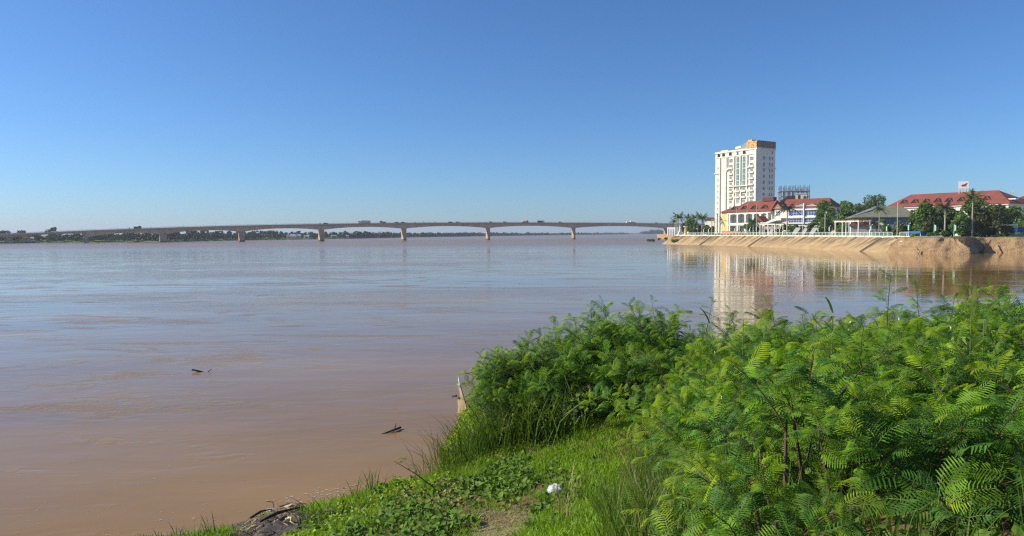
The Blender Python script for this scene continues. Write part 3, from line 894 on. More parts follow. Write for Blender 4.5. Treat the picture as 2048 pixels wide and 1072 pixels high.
# windows
w_small = window_mesh('window_small', 0.95, 1.35, 'window_pale', bars=(1,0))
w_pair = window_mesh('window_pair', 1.9, 1.5, 'window_green', bars=(2,1))
w_panel = window_mesh('window_panel', 2.3, 1.9, 'window_green', bars=(2,1), sill=False)
w_tall = window_mesh('window_tall', 2.0, RP-0.12, 'window_green', bars=(1,1), sill=False)
w_low = window_mesh('window_low', 2.0, 1.5, 'window_pale', bars=(2,1))
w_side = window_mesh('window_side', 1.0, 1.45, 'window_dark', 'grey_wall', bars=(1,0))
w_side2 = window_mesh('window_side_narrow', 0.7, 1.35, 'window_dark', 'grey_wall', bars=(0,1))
bal = MB().box((-1.5,-1.0,0),(1.5,0,0.14)).box((-1.5,-1.0,0.14),(1.5,-0.88,0.85)).box((-1.5,-0.88,0.14),(-1.38,0,0.85)).box((1.38,-0.88,0.14),(1.5,0,0.85)).mesh('balcony', M['white_wall'])
acu = MB().box((-0.4,-0.5,0),(0.4,-0.02,0.55)).tube([(0,-0.51,0.28),(0,-0.53,0.28)],0.2,8).mesh('air_conditioner', M['steel'])
for i, z in enumerate(rows):
    if i >= 1: put('window', w_small, hotel, (fx(120), 0, z-0.6))
    for p in (322, 632):
        x = fx(p)
        if i <= 1: put('window', w_panel, hotel, (x, 0, z-0.3))
        elif i <= 7: put('window', w_pair, hotel, (x, 0, z-0.2))
        else: put('window', w_low, hotel, (x, 0, z-0.2))
        if 1 <= i <= 6: put('balcony', bal, hotel, (x, 0, z-1.6))
        if i in (1,3,4,6): put('air_conditioner', acu, hotel, (x+random.choice((-0.9,0.9)), -0.03, z-1.45))
    for p in (428, 520):
        x = fx(p)
        if i <= 4: put('window', w_tall, hotel, (x, 0, z-0.2))
        elif i <= 7: put('window', w_pair, hotel, (x, 0, z-0.2)); 
        else: put('window', w_low, hotel, (x, 0, z-0.2))
        if 5 <= i <= 6: put('balcony', bal, hotel, (x, 0, z-1.6))
# shaded side
fy = lambda p: (p-703)/283*HD
for i, z in enumerate(rows):
    for p, me in ((815,w_side),(900,w_side2),(940,w_side2)):
        put('window', me, hotel, (HL, fy(p), z), (0,0,PI/2))
put('window', w_side2, hotel, (HL, fy(938), rows[0]+2.9), (0,0,PI/2))
# roof: gold panelled box at the corner, tank, mast
gb = MB()
gx0, gx1 = fx(560), HL+0.25; zg0, zg1 = T_+0.3, T_+3.5
gb.box((gx0,-0.2,zg0),(gx1,HD-0.3,zg1))
g_ = gb.build('rooftop_box', M['shaded_gold'], hotel)
for k in range(6):
    for j in range(4):
        x0 = gx0+(gx1-gx0)*k/6; z0 = zg0+(zg1-zg0)*j/4
        MB().box((x0+0.03,-0.2-random.uniform(0.08,0.35),z0+0.03),(x0+(gx1-gx0)/6-0.03,-0.18,z0+(zg1-zg0)/4-0.03)).build('gold_panel', M['gold'], g_)
for k in range(9):
    y0 = (HD-0.3)*k/9
    MB().box((gx1-0.02,y0+0.05,zg0+0.05),(gx1+random.uniform(0.08,0.3),y0+(HD-0.3)/9-0.06,zg1-random.uniform(0.1,0.5))).build('side_panel', M['shaded_gold'], g_)  # side turned from the sun gets the darkened gold
MB().box((gx0+0.6,-0.1,zg1),(gx0+3.2,3,zg1+0.9)).build('gold_parapet', M['gold'], g_)
MB().box((gx0+3.2,0.4,zg1),(gx1+0.2,HD-0.1,zg1+0.25)).build('roof_edge', M['shaded_gold'], g_)
MB().box((fx(455),0.6,T_+0.3),(fx(556),5,T_+2.4)).box((fx(490),0.8,T_+2.4),(fx(550),4,T_+3.2)).build('stair_head', M['grey_wall'], hotel)
MB().prism([(fx(370),T_+0.9),(fx(470),T_+1.2),(fx(470),T_+2.2),(fx(375),T_+1.9)],0.6,3.4).build('white_tank', M['white_paint'], hotel)
MB().box((fx(150),0.4,T_+0.3),(fx(260),4,T_+0.9)).build('roof_unit', M['white_paint'], hotel)
MB().tube([(fx(585),1.2,zg1),(fx(585),1.2,zg1+4.5)],[0.09,0.03],6).build('antenna', M['steel'], hotel)

# ---------------- red roofed arcade building in front of the hotel
RC = at(1541, 440, 319)
RL = solve_len(1443, RC.x, RC.y, -0.517, 0.856)
ez = zat(1541, 421, 319)-ZT; rz_ = zat(1537, 400.5, 325)-ZT
rb = thing('arcade_building', 'white building with arched balconies under a red tiled roof, before the tower', 'building', (RC.x-0.517*RL, RC.y+0.856*RL, ZT), ang)
RDp = 11.0
MB().box((0,0,-0.4),(RL*0.13,RDp,ez-0.3)).build('yellow_bay', M['yellow_wall'], rb)
MB().box((RL*0.13,0.9,-0.4),(RL,RDp,ez-0.3)).build('wall', M['white_wall'], rb)
MB().box((RL*0.13,-0.25,ez-0.9),(RL+0.2,0.9,ez-0.3)).build('eave_band', M['white_wall'], rb)
f2 = ez*0.44
MB().box((RL*0.13,-0.5,f2-0.2),(RL*0.72,0.9,f2+0.2)).build('balcony_slab', M['white_wall'], rb)
fxr = lambda px: solve_len(px, RC.x, RC.y, -0.517, 0.856)
cols = [1456,1460,1475.5,1491,1507,1521,1535]
for px in cols:
    x = RL-fxr(px); MB().box((x-0.4,-0.4,-0.4),(x+0.4,0.9,ez-0.9)).build('pier_column', M['white_wall'], rb)
arc_n = 8
for a, b in zip(cols[1:-1], cols[2:]):
    x0 = RL-fxr(a)+0.4; x1 = RL-fxr(b)-0.4
    w = x1-x0; xm = (x0+x1)/2
    # spandrel above the arch
    pts = [(x0,ez-0.9),(x0,ez-1.9)] + [(xm-w/2*math.cos(PI*k/arc_n), ez-1.9+0.75*math.sin(PI*k/arc_n)) for k in range(1,arc_n)] + [(x1,ez-1.9),(x1,ez-0.9)]
    mbs = MB(); top_ = [(x,ez-0.9) for x,_ in pts[1:-1]]
    lo = pts[1:-1]
    for k in range(len(lo)-1):
        mbs.prism([lo[k],lo[k+1],top_[k+1],top_[k]], -0.25, 0.15)
    mbs.build('arch', M['white_wall'], rb)
    p_ = MB().box((x0,-0.42,f2+0.2),(x1,-0.3,f2+1.05)).build('parapet', M['white_wall'], rb)
    MB().box((xm-w*0.32,0.86,f2+0.3),(xm+w*0.32,0.90,ez-1.9)).build('balcony_door', M['window_dark'], rb)
    MB().box((xm-w*0.36,0.84,1.0),(xm+w*0.36,0.90,f2-0.9)).build('window', M['window_dark'], rb)
for px in (1528,1532.5):
    for z in (ez-2.0, ez-3.3):
        put('window', window_mesh('window_square', 0.7, 0.7, 'window_dark'), rb, (RL-fxr(px)-0.0, -0.4 if px > 1533 else 0.9, z))
MB().box((RL*0.03,-0.8,0.2),(RL*0.5,-0.5,2.2)).build('front_canopy', M['orange_roof'], rb)
hip_roof(RL*0.30, RDp, ez, (rz_-ez)*0.62, 0.7, RL*0.18, RL*0.02).build('wing_roof', M['red_roof'], rb)
mr_ = hip_roof(RL*0.80, RDp, 0, rz_-ez, 0.7, RL*0.20, 1.6).build('main_roof', M['red_roof'], rb, loc=(RL*0.20,0,ez+0.02))
dm = MB().prism([(-1.9,0),(1.9,0),(0,1.5)], -0.5, 2.6, 0); dm.prism([(-1.15,0.12),(1.15,0.12),(0,1.05)], -0.56, -0.5, 1)
dm.beam((-2.1,-0.6,-0.05),(0,-0.6,1.62),0.5,0.14); dm.beam((2.1,-0.6,-0.05),(0,-0.6,1.62),0.5,0.14)
dm = dm.mesh('roof_dormer', [M['red_roof'], M['dark']])
for px in (1466.5,1486.5,1506,1527):
    put('dormer', dm, rb, (RL-fxr(px), 1.0, ez+1.1))
MB().box((RL*0.72,RDp*0.4,rz_-0.3),(RL*0.93,RDp*0.6,rz_+1.4)).build('ridge_box', M['maroon_roof'], rb)
# small gabled porch roof half hidden by the palm
gp = at(1515, 440, 315)
gb_ = thing('porch_pavilion', 'small red gabled porch roof beside the green palm', 'pavilion', (gp.x, gp.y, ZT), ang)
gz = zat(1515, 432, 315)-ZT
MB().prism([(-3,gz-2.6),(3,gz-2.6),(0,gz)], 0, 5).build('gable_roof', M['red_roof'], gb_)
for x in (-2.5,2.5):
    for y in (0.3,4.7): MB().box((x-0.15,y-0.15,0),(x+0.15,y+0.15,gz-2.6)).build('post', M['cream_wall'], gb_)

# ---------------- curved white canopy hall between the two
cp = at(1525, 440, 312); cp2 = at(1562, 440, 303)
cv = thing('white_canopy_hall', 'low hall with a sweeping white canopy roof behind the cream pergola', 'building', (cp.x, cp.y, ZT), rzdir(cp2.x-cp.x, cp2.y-cp.y))
cl_ = (cp2-cp).length; cz0 = zat(1525,447,312)-ZT; cz1 = zat(1562,437,303)-ZT
pr = [(cl_*k/8, cz0-1.3+(cz1-cz0+0.6)*(1-(1-k/8)**2)) for k in range(9)]
MB().prism(pr+[(x,z+0.9) for x,z in pr[::-1]], 0, 8).build('canopy_roof', M['white_paint'], cv)
MB().box((0.4,0.6,-0.3),(cl_-0.3,7.5,cz0-1.35)).build('wall', M['grey_wall'], cv)
MB().box((1.0,0.5,0),(cl_-0.8,0.58,cz0-2.6)).build('shop_opening', M['dark'], cv)

# ---------------- blue glass building with a red roof
BC = at(1549, 440, 318); BE = at(1660, 440, 300)
bl = (BE-BC).length
bb = thing('blue_glass_building', 'white office building with blue glass rows and a red tiled roof', 'building', (BC.x, BC.y, ZT), rzdir(BE.x-BC.x, BE.y-BC.y))
bz_e = zat(1600,414,310)-ZT; bz_r = zat(1600,398,316)-ZT
MB().box((0,0,-0.4),(bl,11,bz_e-0.2)).build('wall', M['white_wall'], bb)
fl = [(zat(1600,445,310)-ZT, zat(1600,437.5,310)-ZT),(zat(1600,431,310)-ZT, zat(1600,421.5,310)-ZT)]
fxb = lambda px: (px-1549)/111*bl
for z0, z1 in fl:
    for a, b in ((1552,1560),(1578,1594),(1594,1610),(1610,1618),(1618,1634),(1634,1650)):
        n = 3
        for k in range(n):
            x0 = fxb(a)+(fxb(b)-fxb(a))*k/n+0.08; x1 = fxb(a)+(fxb(b)-fxb(a))*(k+1)/n-0.08
            MB().box((x0,-0.03,z0+0.05),(x1,0,z1-0.05),1).box((x0,-0.07,(z0+z1)/2-0.05),(x1,-0.031,(z0+z1)/2+0.05)).build('window', [M['white_paint'],M['window_blue']], bb)
for z in (fl[0][1]+0.3, fl[1][1]+0.2, fl[0][0]-0.6):
    MB().box((fxb(1576),-0.55,z),(bl,0.0,z+0.55)).build('white_band', M['white_paint'], bb)
MB().box((fxb(1609),-0.9,fl[0][0]-0.6),(fxb(1611),0,bz_e+1.6)).build('fin', M['white_paint'], bb)
hip_roof(bl-fxb(1562), 11, 0, bz_r-bz_e, 0.6, 0.8, 3.0).build('main_roof', M['red_roof'], bb, loc=(fxb(1562),0,bz_e))
MB().prism([(-0.8,bz_e-0.6),(fxb(1566)+0.5,bz_e-0.6),(fxb(1557),bz_e+2.0)], -0.6, 6).build('side_gable', M['red_roof'], bb)
MB().prism([(0.2,bz_e-0.5),(fxb(1566)-0.4,bz_e-0.5),(fxb(1557),bz_e+1.5)], -0.66, -0.6).build('gable_front', M['tan_box'], bb)
ed = MB().prism([(-1.5,0)]+[(1.5*math.cos(PI*k/8)*-1, 1.0*math.sin(PI*k/8)) for k in range(1,8)]+[(1.5,0)], -0.3, 2.0, 0)
ed.prism([(-1.1,0.1)]+[(-1.1*math.cos(PI*k/8), 0.1+0.65*math.sin(PI*k/8)) for k in range(1,8)]+[(1.1,0.1)], -0.36, -0.3, 1); ed.box((-2.2,-0.9,-0.25),(2.2,0,-0.02),2)
ed = ed.mesh('eyebrow_dormer', [M['red_roof'],M['window_pale'],M['white_paint']])
for px in (1602.5,1624): put('dormer', ed, bb, (fxb(px), 0.7, bz_e+0.6))

# ---------------- unfinished concrete frame
CC = at(1562, 440, 480); CE = at(1618, 440, 476)
cb = thing('unfinished_building', 'bare grey concrete frame building with rebar standing above it', 'building', (CC.x, CC.y, ZT), rzdir(CE.x-CC.x, CE.y-CC.y))
cl2 = (CE-CC).length; zt2 = zat(1590, 381.5, 478)-ZT
nfl = 8; fh = 3.4
for i in range(nfl+1):
    z = zt2-fh*i
    if z < 0.5: break
    MB().box((-0.6 if i else -1.5,-0.5,z-0.35),(cl2+0.5,12,z)).build('floor_slab', M['grey_wall'], cb)
ncol = 7
for j in range(ncol):
    x = cl2*j/(ncol-1)
    for y in (0.0,6.0,11.5):
        MB().box((x-0.3,y-0.3,-0.3),(x+0.3,y+0.3,zt2+0.1 if j % 3 else zt2+1.2)).build('column', M['grey_wall'], cb)
    for y in (0,6,11.5):
        rbm = MB()
        for q in range(4): rbm.beam((x-0.22+0.15*q,y+random.uniform(-0.2,0.2),zt2),(x-0.22+0.15*q+random.uniform(-0.1,0.1),y,zt2+random.uniform(2.6,4.4)),0.10,0.10)
        rbm.build('rebar', M['brown'], cb)
MB().box((0,5,-0.3),(cl2,11,zt2-fh*2-0.36)).build('inner_wall', M['grey_wall'], cb)
for k in range(5):
    x = cl2*(k+0.4)/5; MB().box((x,-0.25,zt2),(x+2.0,0.15,zt2+random.uniform(0.7,1.4))).build('formwork', M['palm_bark'], cb)
# ---------------- orange roofed house, water tower block
OC = at(1556, 440, 372); OE = at(1594, 440, 364); ol = (OE-OC).length
ob = thing('orange_roof_house', 'bright orange tiled roof showing behind the red one', 'house', (OC.x, OC.y, ZT), rzdir(OE.x-OC.x, OE.y-OC.y))
oe = zat(1575,408,368)-ZT; orr = zat(1575,391.5,372)-ZT
MB().box((0.3,0.3,-0.3),(ol,8.7,oe-0.2)).build('wall', M['white_wall'], ob)
hip_roof(ol, 9, oe, orr-oe, 0.5, 3.4, 1.0).build('roof', M['orange_roof'], ob)
for sx in (0,):
    MB().beam((-0.6,-0.6,oe+0.05),(2.9,4.5,orr+0.15),0.35,0.25).build('ridge_trim', M['white_paint'], ob)
TW = at(1601.5, 440, 345)
tb = thing('beige_roof_block', 'beige concrete stair block with a dark opening above the red roof', 'building', (TW.x, TW.y, ZT), R(-22))
zt3 = zat(1601.5, 388, 345)-ZT
MB().box((-2.6,-2,-0.3),(2.6,2.5,zt3)).build('wall', M['cream_wall'], tb)
MB().box((-1.4,-2.06,zt3-2.6),(-0.4,-2.0,zt3-0.6)).build('opening', M['dark'], tb)
MB().prism([(0.8,zt3-2.8),(2.4,zt3-2.8),(1.8,zt3-1.0),(1.2,zt3-1.0)], -2.3, -2.0).build('chute', M['brown'], tb)
MB().box((-2.8,-2.2,zt3),(2.8,2.7,zt3+0.3)).build('coping', M['cream_wall'], tb)

# ---------------- olive roofed warehouse
WC = at(1706, 440, 246); WE = at(1834, 440, 240); wlh = (WE-WC).length
wh = thing('warehouse', 'blue-grey shed with a wide olive metal roof behind the promenade trees', 'warehouse', (WC.x, WC.y, ZT), rzdir(WE.x-WC.x, WE.y-WC.y))
we = zat(1770,434,243)-ZT; wr = zat(1795,413,250)-ZT
MB().box((0.3,0.3,-0.3),(wlh-0.3,13.7,we-0.2)).build('wall', M['bluegrey'], wh)
for k in range(14):
    x = 0.3+(wlh-0.6)*k/14; MB().box((x,0.22,0),(x+0.12,0.3,we-0.25)).build('wall_rib', M['bluegrey'], wh)
hip_roof(wlh, 14, we, wr-we, 0.6, 9.0, 4.0).build('roof', M['olive_roof'], wh)
MB().add([(0.5,0.5,we+0.6),(6.6,3.8,we+2.6),(9.6,7.4,wr+0.25),(8.4,7.4,wr+0.25),(0.0,1.4,we+0.7)],[(0,1,2,3,4)]).add([(0.5,0.5,we+0.5),(6.6,3.8,we+2.5),(9.6,7.4,wr+0.1),(8.4,7.4,wr+0.1),(0.0,1.4,we+0.6)],[(4,3,2,1,0)]).build('pale_sheet', M['steel'], wh)
ls = at(1735, 440, 236)
sh = thing('brown_kiosk', 'low brown tiled kiosk roof with a white end wall beside the pergola', 'kiosk', (ls.x, ls.y, ZT), R(-25))
MB().box((-5,0,-0.2),(3.2,4,3.6)).build('wall', M['grey_wall'], sh)
MB().prism([(-5.6,3.6),(3.4,3.6),(2.6,5.0),(-4.8,5.0)],-0.6,4.4).build('roof', M['brown'], sh)
MB().box((3.2,0,0),(5.0,3,4.6)).build('white_end', M['white_wall'], sh)

# ---------------- long red roofed building with the wing sign
KA = math.atan2(-0.88, 0.475)
KC = at(2016, 440, 262)
kx, ky = KC.x, KC.y
KL = 47.0
ke = zat(2016, 405, 262)-ZT; kr = zat(1955, 381.5, 276)-ZT
kb = thing('long_red_roof_building', 'long cream building with a red hip roof and a row of gabled dormers', 'building', (kx-0.475*KL, ky+0.88*KL, ZT), KA)
KDp = 15.0
MB().box((0,0,-0.4),(KL,KDp,ke-0.3)).build('wall', M['cream_wall'], kb)
MB().box((-0.3,-0.6,ke-0.75),(KL+0.3,0.0,ke-0.3)).build('eave_band', M['white_paint'], kb)
hip_roof(KL, KDp, ke, kr-ke, 1.0, 6.0, 8.5).build('roof', M['red_roof'], kb)
fxk = lambda px: KL-solve_len(px, kx, ky, -0.475, 0.88)
dk = MB().prism([(-1.5,0),(1.5,0),(0,1.45)], -0.4, 2.4, 0); dk.prism([(-0.95,0.1),(0.95,0.1),(0,0.98)], -0.46, -0.4, 1)
dk.beam((-1.7,-0.5,-0.05),(0,-0.5,1.58),0.4,0.14); dk.beam((1.7,-0.5,-0.05),(0,-0.5,1.58),0.4,0.14)
dk = dk.mesh('gabled_dormer', [M['red_roof'],M['dark']])
for px in (1803.5,1825.5,1848,1870.5,1893,1918,1943,1968):
    put('dormer', dk, kb, (fxk(px), 1.4, ke+1.35))
w_k = window_mesh('window_tall_brown', 1.1, 1.7, 'window_dark', 'brown')
for k in range(9):
    for z in (ke-2.4, ke-6.0, ke-9.4):
        put('window', w_k, kb, (KL-1.9-k*5.0, 0, z))
    MB().box((KL-4.6-k*5,-0.15,0),(KL-4.2-k*5,0,ke-0.75)).build('pilaster', M['white_paint'], kb)
MB().tube([(KL-3.0,9,ke+2.0),(KL-3.0,9,ke+5.6)],0.06,5).tube([(KL-4.0,9,ke+2.4),(KL-4.0,9,ke+4.6)],0.05,5).beam((KL-3.6,9,ke+4.2),(KL-2.3,9,ke+4.9),0.12,0.5).build('antenna', M['steel'], kb)
MB().box((KL-2.2,2.5,ke+1.2),(KL+1.2,4.5,ke+1.6)).build('roof_tank', M['white_paint'], kb)
# sign on the ridge
sy = 283.0
S0 = at(1918, 377, sy); S1 = at(1936.5, 362.5, sy)
sg = thing('rooftop_sign', 'square white rooftop sign with a red wing emblem above the ridge', 'sign', ((S0.x+S1.x)/2, sy, S0.z), R(-30))
sw_ = (S1.x-S0.x)/math.cos(R(30)-0.55)*0.97; sh_ = S1.z-S0.z
MB().box((-sw_/2,0,0),(sw_/2,0.35,sh_)).build('sign_board', M['white_paint'], sg)
wing = [(-0.26,-0.02),(-0.12,0.06),(0.02,0.09),(0.36,0.30),(0.34,0.20),(0.30,0.12),(0.33,0.13),(0.28,0.05),(0.22,0.0),(0.27,0.0),(0.2,-0.06),(0.12,-0.10),(0.34,-0.12),(0.30,-0.17),(-0.14,-0.20),(-0.22,-0.16),(-0.06,-0.10),(-0.2,-0.08)]
MB().prism([(x*sw_, sh_*0.48+z*sh_) for x, z in wing], -0.05, 0.0).build('wing_emblem', M['red_paint'], sg)
lz = zat(1927, 384, sy)-S0.z
for x in (-0.42,-0.15,0.15,0.42):
    MB().box((x*sw_-0.11,0.05,lz-1.5),(x*sw_+0.11,0.28,0)).build('support_post', M['white_paint'], sg)
for x in (-0.3,0.3): MB().beam((x*sw_,0.2,-0.1),(x*sw_,2.4,lz-1.2),0.1,0.1).build('brace', M['white_paint'], sg)
# ---------------- maroon roof beyond
QC = at(2002, 440, 345); QE = at(2110, 440, 312); ql = (QE-QC).length
qb = thing('maroon_roof_house', 'dark maroon tiled roof at the edge of town beyond the cream building', 'house', (QC.x, QC.y, ZT), rzdir(QE.x-QC.x, QE.y-QC.y))
qe = zat(2030,407,335)-ZT; qr = zat(2040,392.5,340)-ZT
MB().box((0.4,0.4,-0.3),(ql-0.4,13,qe-0.1)).build('wall', M['tan_box'], qb)
hip_roof(ql, 13.5, qe, qr-qe, 0.5, 5.5, 4.0).build('roof', M['maroon_roof'], qb)
for k in range(4): put('window', w_k, qb, (3+k*5, 0.4, qe-2.2))
# ---------------- blue canopies by the cliff
def canopy(px0, px1, py0, py1, Y, label):
    a = at(px0, 450, Y); b = at(px1, 450, Y-4); L = (b-a).length
    c = thing('market_canopy', label, 'canopy', (a.x, a.y, ZT), rzdir(b.x-a.x, b.y-a.y), 'blue tarpaulin canopies above the cliff')
    z0 = zat((px0+px1)/2, py1, Y)-ZT; z1 = zat((px0+px1)/2, py0, Y)-ZT
    MB().prism([(0,z0),(L,z0),(L,z0+0.12),(L*0.95,z1),(L*0.05,z1),(0,z0+0.12)], 0, 4.5).build('tarpaulin', M['blue_tarp'], c)
    for x in (0.2, L*0.33, L*0.66, L-0.2):
        for y in (0.2,4.3): MB().box((x-0.06,y-0.06,-0.2),(x+0.06,y+0.06,z0)).build('post', M['white_paint'], c)
    MB().box((0.6,1.5,-0.1),(L-0.6,2.4,0.85)).build('counter', M['white_paint'], c)
canopy(2008, 2072, 455, 464.5, 212, 'bright blue tarpaulin stall canopy next to the big dark tree')
canopy(1812, 1842, 462.5, 466.5, 214, 'low dark blue tarpaulin canopy behind the yellow-green hedge')
wp = at(2000, 440, 206)
wf = thing('white_frame_shelter', 'white flat-roofed shelter frame standing before the blue canopy', 'shelter', (wp.x, wp.y, ZT), R(-25))
zf = zat(2015,449.5,206)-ZT
MB().box((0,0,zf-0.25),(4.4,2.5,zf+0.1)).build('flat_roof', M['white_paint'], wf)
for x in (0.1,4.2):
    for y in (0.1,2.4): MB().box((x-0.08,y-0.08,-0.2),(x+0.08,y+0.08,zf-0.25)).build('post', M['white_paint'], wf)
mp = thing('mast_house', 'pale low house glimpsed between palms left of the tower', 'house', (*at(1419,450,430).xy, ZT), R(-40))
MB().box((-3,0,-0.2),(3,5,zat(1419,440,430)-ZT)).build('wall', M['white_wall'], mp)
hip_roof(6,5,zat(1419,440,430)-ZT,1.6,0.4,2,2).build('roof', M['maroon_roof'], mp, loc=(-3,0,0))

# ================================================================== ON THE PROMENADE
WT = [wl_at(k/2) for k in range(int(STOT*2))]
WTP = np.array([tuple(w[0]) for w in WT]); WTN = np.array([tuple(w[2]) for w in WT])
def off_pt(px, off):
    """point on the promenade seen at a photo column, OFF metres inland of the water line"""
    Q = WTP+WTN*off
    x, _ = proj_np(np.column_stack([Q, np.full(len(Q), ZT)]))
    k = int(np.nanargmin(np.abs(x-px)))
    return Vector(Q[k]), math.atan2(WT[k][1].y, WT[k][1].x)
def pergola(pxs, py_top, label, off, vines, depth=4.0):
    q0, a0 = off_pt(pxs[0], off); q1, _ = off_pt(pxs[-1], off)
    d = Vector((q1.x-q0.x, q1.y-q0.y)); L = d.length
    r = thing('pergola', label, 'pergola', (q0.x,q0.y,ZT), rzdir(d.x,d.y))
    zt = zat(pxs[len(pxs)//2], py_top, (q0.y+q1.y)/2)-ZT
    for px in pxs:
        q, _ = off_pt(px, off); x = (Vector((q.x-q0.x,q.y-q0.y))).length
        for y in (0, depth):
            MB().box((x-0.17,y-0.17,-0.1),(x+0.17,y+0.17,zt-0.5)).box((x-0.26,y-0.26,zt-0.75),(x+0.26,y+0.26,zt-0.5)).box((x-0.26,y-0.26,-0.1),(x+0.26,y+0.26,0.4)).build('column', M['white_wall'], r)
    for y in (0, depth): MB().box((-0.5,y-0.15,zt-0.498),(L+0.5,y+0.15,zt-0.12)).build('beam', M['white_wall'], r)
    n = int(L/0.7)
    for k in range(n+1):
        x = -0.3+(L+0.6)*k/n; MB().box((x-0.06,-0.7,zt-0.118),(x+0.06,depth+0.7,zt+0.12)).build('rafter', M['white_wall'], r)
    if vines:
        V = []; F = []
        for k in range(420):
            c = Vector((random.uniform(L*0.25,L+0.8),random.uniform(-0.6,depth+0.6),zt+random.uniform(0.1,0.55)*random.random()**0.5)); s = random.uniform(0.12,0.3)
            u = Vector((random.gauss(0,1),random.gauss(0,1),random.gauss(0,0.6))).normalized()*s; w = u.orthogonal().normalized()*s
            o = len(V); V += [tuple(c-u),tuple(c+w),tuple(c+u),tuple(c-w)]; F.append((o,o+1,o+2,o+3))
        vm = MB().add(V, F).build('dry_vines', M['frond_dry'], r); vm['kind'] = 'stuff'
pergola([1519.5,1529,1537,1549.5], 447.5, 'short cream pergola near the arcade building', RUN+4.5, False)
pergola([1670.5,1685,1701,1717], 441, 'long white pergola with brown dry vines on its roof', RUN+3.0, True)

def lamp(px, py, off, label, banner=True):
    q, a = off_pt(px, off); z = zat(px, py, q.y)-ZT
    r = thing('lamp_post', label, 'lamp post', (q.x,q.y,ZT), a, 'lamp posts with green banners along the promenade')
    MB().tube([(0,0,0),(0,0,0.5),(0,0,0.5),(0,0,z)], [0.16,0.14,0.075,0.06], 7).tube([(0,0,z-0.1),(0,-0.35,z+0.05)],0.04,5).build('pole', M['mint'], r)
    MB().tube([(0,-0.35,z),(0,-0.35,z+0.22)],[0.16,0.1],8).build('lamp_head', M['white_paint'], r)
    MB().prism([(0.08,z*0.5),(0.55,z*0.55),(0.55,z*0.9),(0.3,z*0.86),(0.08,z*0.93)],-0.02,0.02).build('banner', M['mint'], r)
LP = [(1418,457,'beside the pale low house'),(1407.5,457,'first to the left of the grey post pair'),(1452,455,'under the feathered palm before the yellow bay'),(1470,455,'between two palms at the arcade building'),(1479.5,449,'tall one by the arcade steps'),(1500,455,'just behind the green palm'),(1513,452,'between the green palm and the cream pergola'),(1560,456,'right behind the cream pergola'),(1637,454,'between the white booths and the tall palm'),(1659,452,'at the round green bush by the white pergola'),(1743,450,'at the end of the brown kiosk'),(1774,450,'in front of the olive-roofed shed'),(1817,447,'at the broken end of the railing'),(1868,448,'above the sandy cliff before the broadleaf trees'),(1908,448,'above the sandy cliff against the big dark tree')]
for px, py, where in LP[:13]: lamp(px, py, RUN+2.0, 'mint lamp post with a green banner ' + where)
for px, py, where in LP[13:]:
    q = at(px, 467, 207); z = zat(px, py, 207)-ZT
    r = thing('lamp_post', 'mint lamp post with a green banner ' + where, 'lamp post', (q.x,q.y,ZT), -1.0, 'lamp posts with green banners along the promenade')
    MB().tube([(0,0,0),(0,0,z)], [0.11,0.06], 7).build('pole', M['mint'], r)
    MB().prism([(0.08,z*0.45),(0.55,z*0.5),(0.55,z*0.9),(0.08,z*0.95)],-0.02,0.02).build('banner', M['mint'], r)
def pole(px, py, off, label, r0=0.07, mat='steel', ball=True):
    q, a = off_pt(px, off); z = zat(px, py, q.y)-ZT
    r = thing('flagpole', label, 'pole', (q.x,q.y,ZT), a)
    MB().tube([(0,0,0),(0,0,z)], [r0,r0*0.6], 7).build('shaft', M[mat], r)
    MB().box((-0.25,-0.25,-0.05),(0.25,0.25,0.3)).build('base', M['concrete'], r)
    if ball: MB().tube([(0,0,z),(0,0,z+0.08),(0,0,z+0.16)],[0.04,0.1,0.03],7).build('finial', M[mat], r)
pole(1341.5,433,RUN+1.2,'tall pale pole nearest the bridge end',0.13,'cream_wall')
pole(1347.5,431,RUN+1.4,'tall pale pole second from the bridge end',0.13,'cream_wall')
pole(1370,430.5,RUN+5,'thin pole rising behind the yellow monument column',0.08)
pole(1395.5,430,RUN+1.0,'thin grey pole between the round tree and the royal palm',0.09)
pole(1494,409,RUN+2.5,'very tall thin flagpole in front of the red dormers',0.09,'white_paint')
pole(1512.5,408,RUN+3.0,'very tall thin flagpole beside the green palm',0.09,'white_paint')
pole(1472,407,RUN+3.0,'tall white flagpole in front of the second dormer',0.07,'white_paint')
pole(1604.5,420,RUN+3.2,'tall white flagpole before the blue glass rows',0.09,'white_paint')
pole(1793.5,406,RUN+1.0,'tall pale pole standing near the gap in the railing',0.09,'white_paint')
# goal-like grey frame
q, a = off_pt(1424, RUN+3); q2, _ = off_pt(1434, RUN+3)
gf = thing('grey_gantry', 'grey two-post gantry with a cross beam left of the tower', 'gantry', (q.x,q.y,ZT), rzdir(q2.x-q.x,q2.y-q.y))
gl = (q2-q).length; zz = zat(1428,440,q.y)-ZT
MB().box((-0.12,-0.12,0),(0.12,0.12,zz)).build('post', M['steel'], gf)
MB().box((gl-0.2,-0.2,0),(gl+0.2,0.2,zz+2.6)).box((gl-0.35,-0.35,zz+2.6),(gl+0.35,0.35,zz+3.1)).build('tall_post', M['grey_wall'], gf)
MB().box((-0.12,-0.1,zz),(gl-0.2,0.1,zz+0.2)).build('cross_beam', M['steel'], gf)
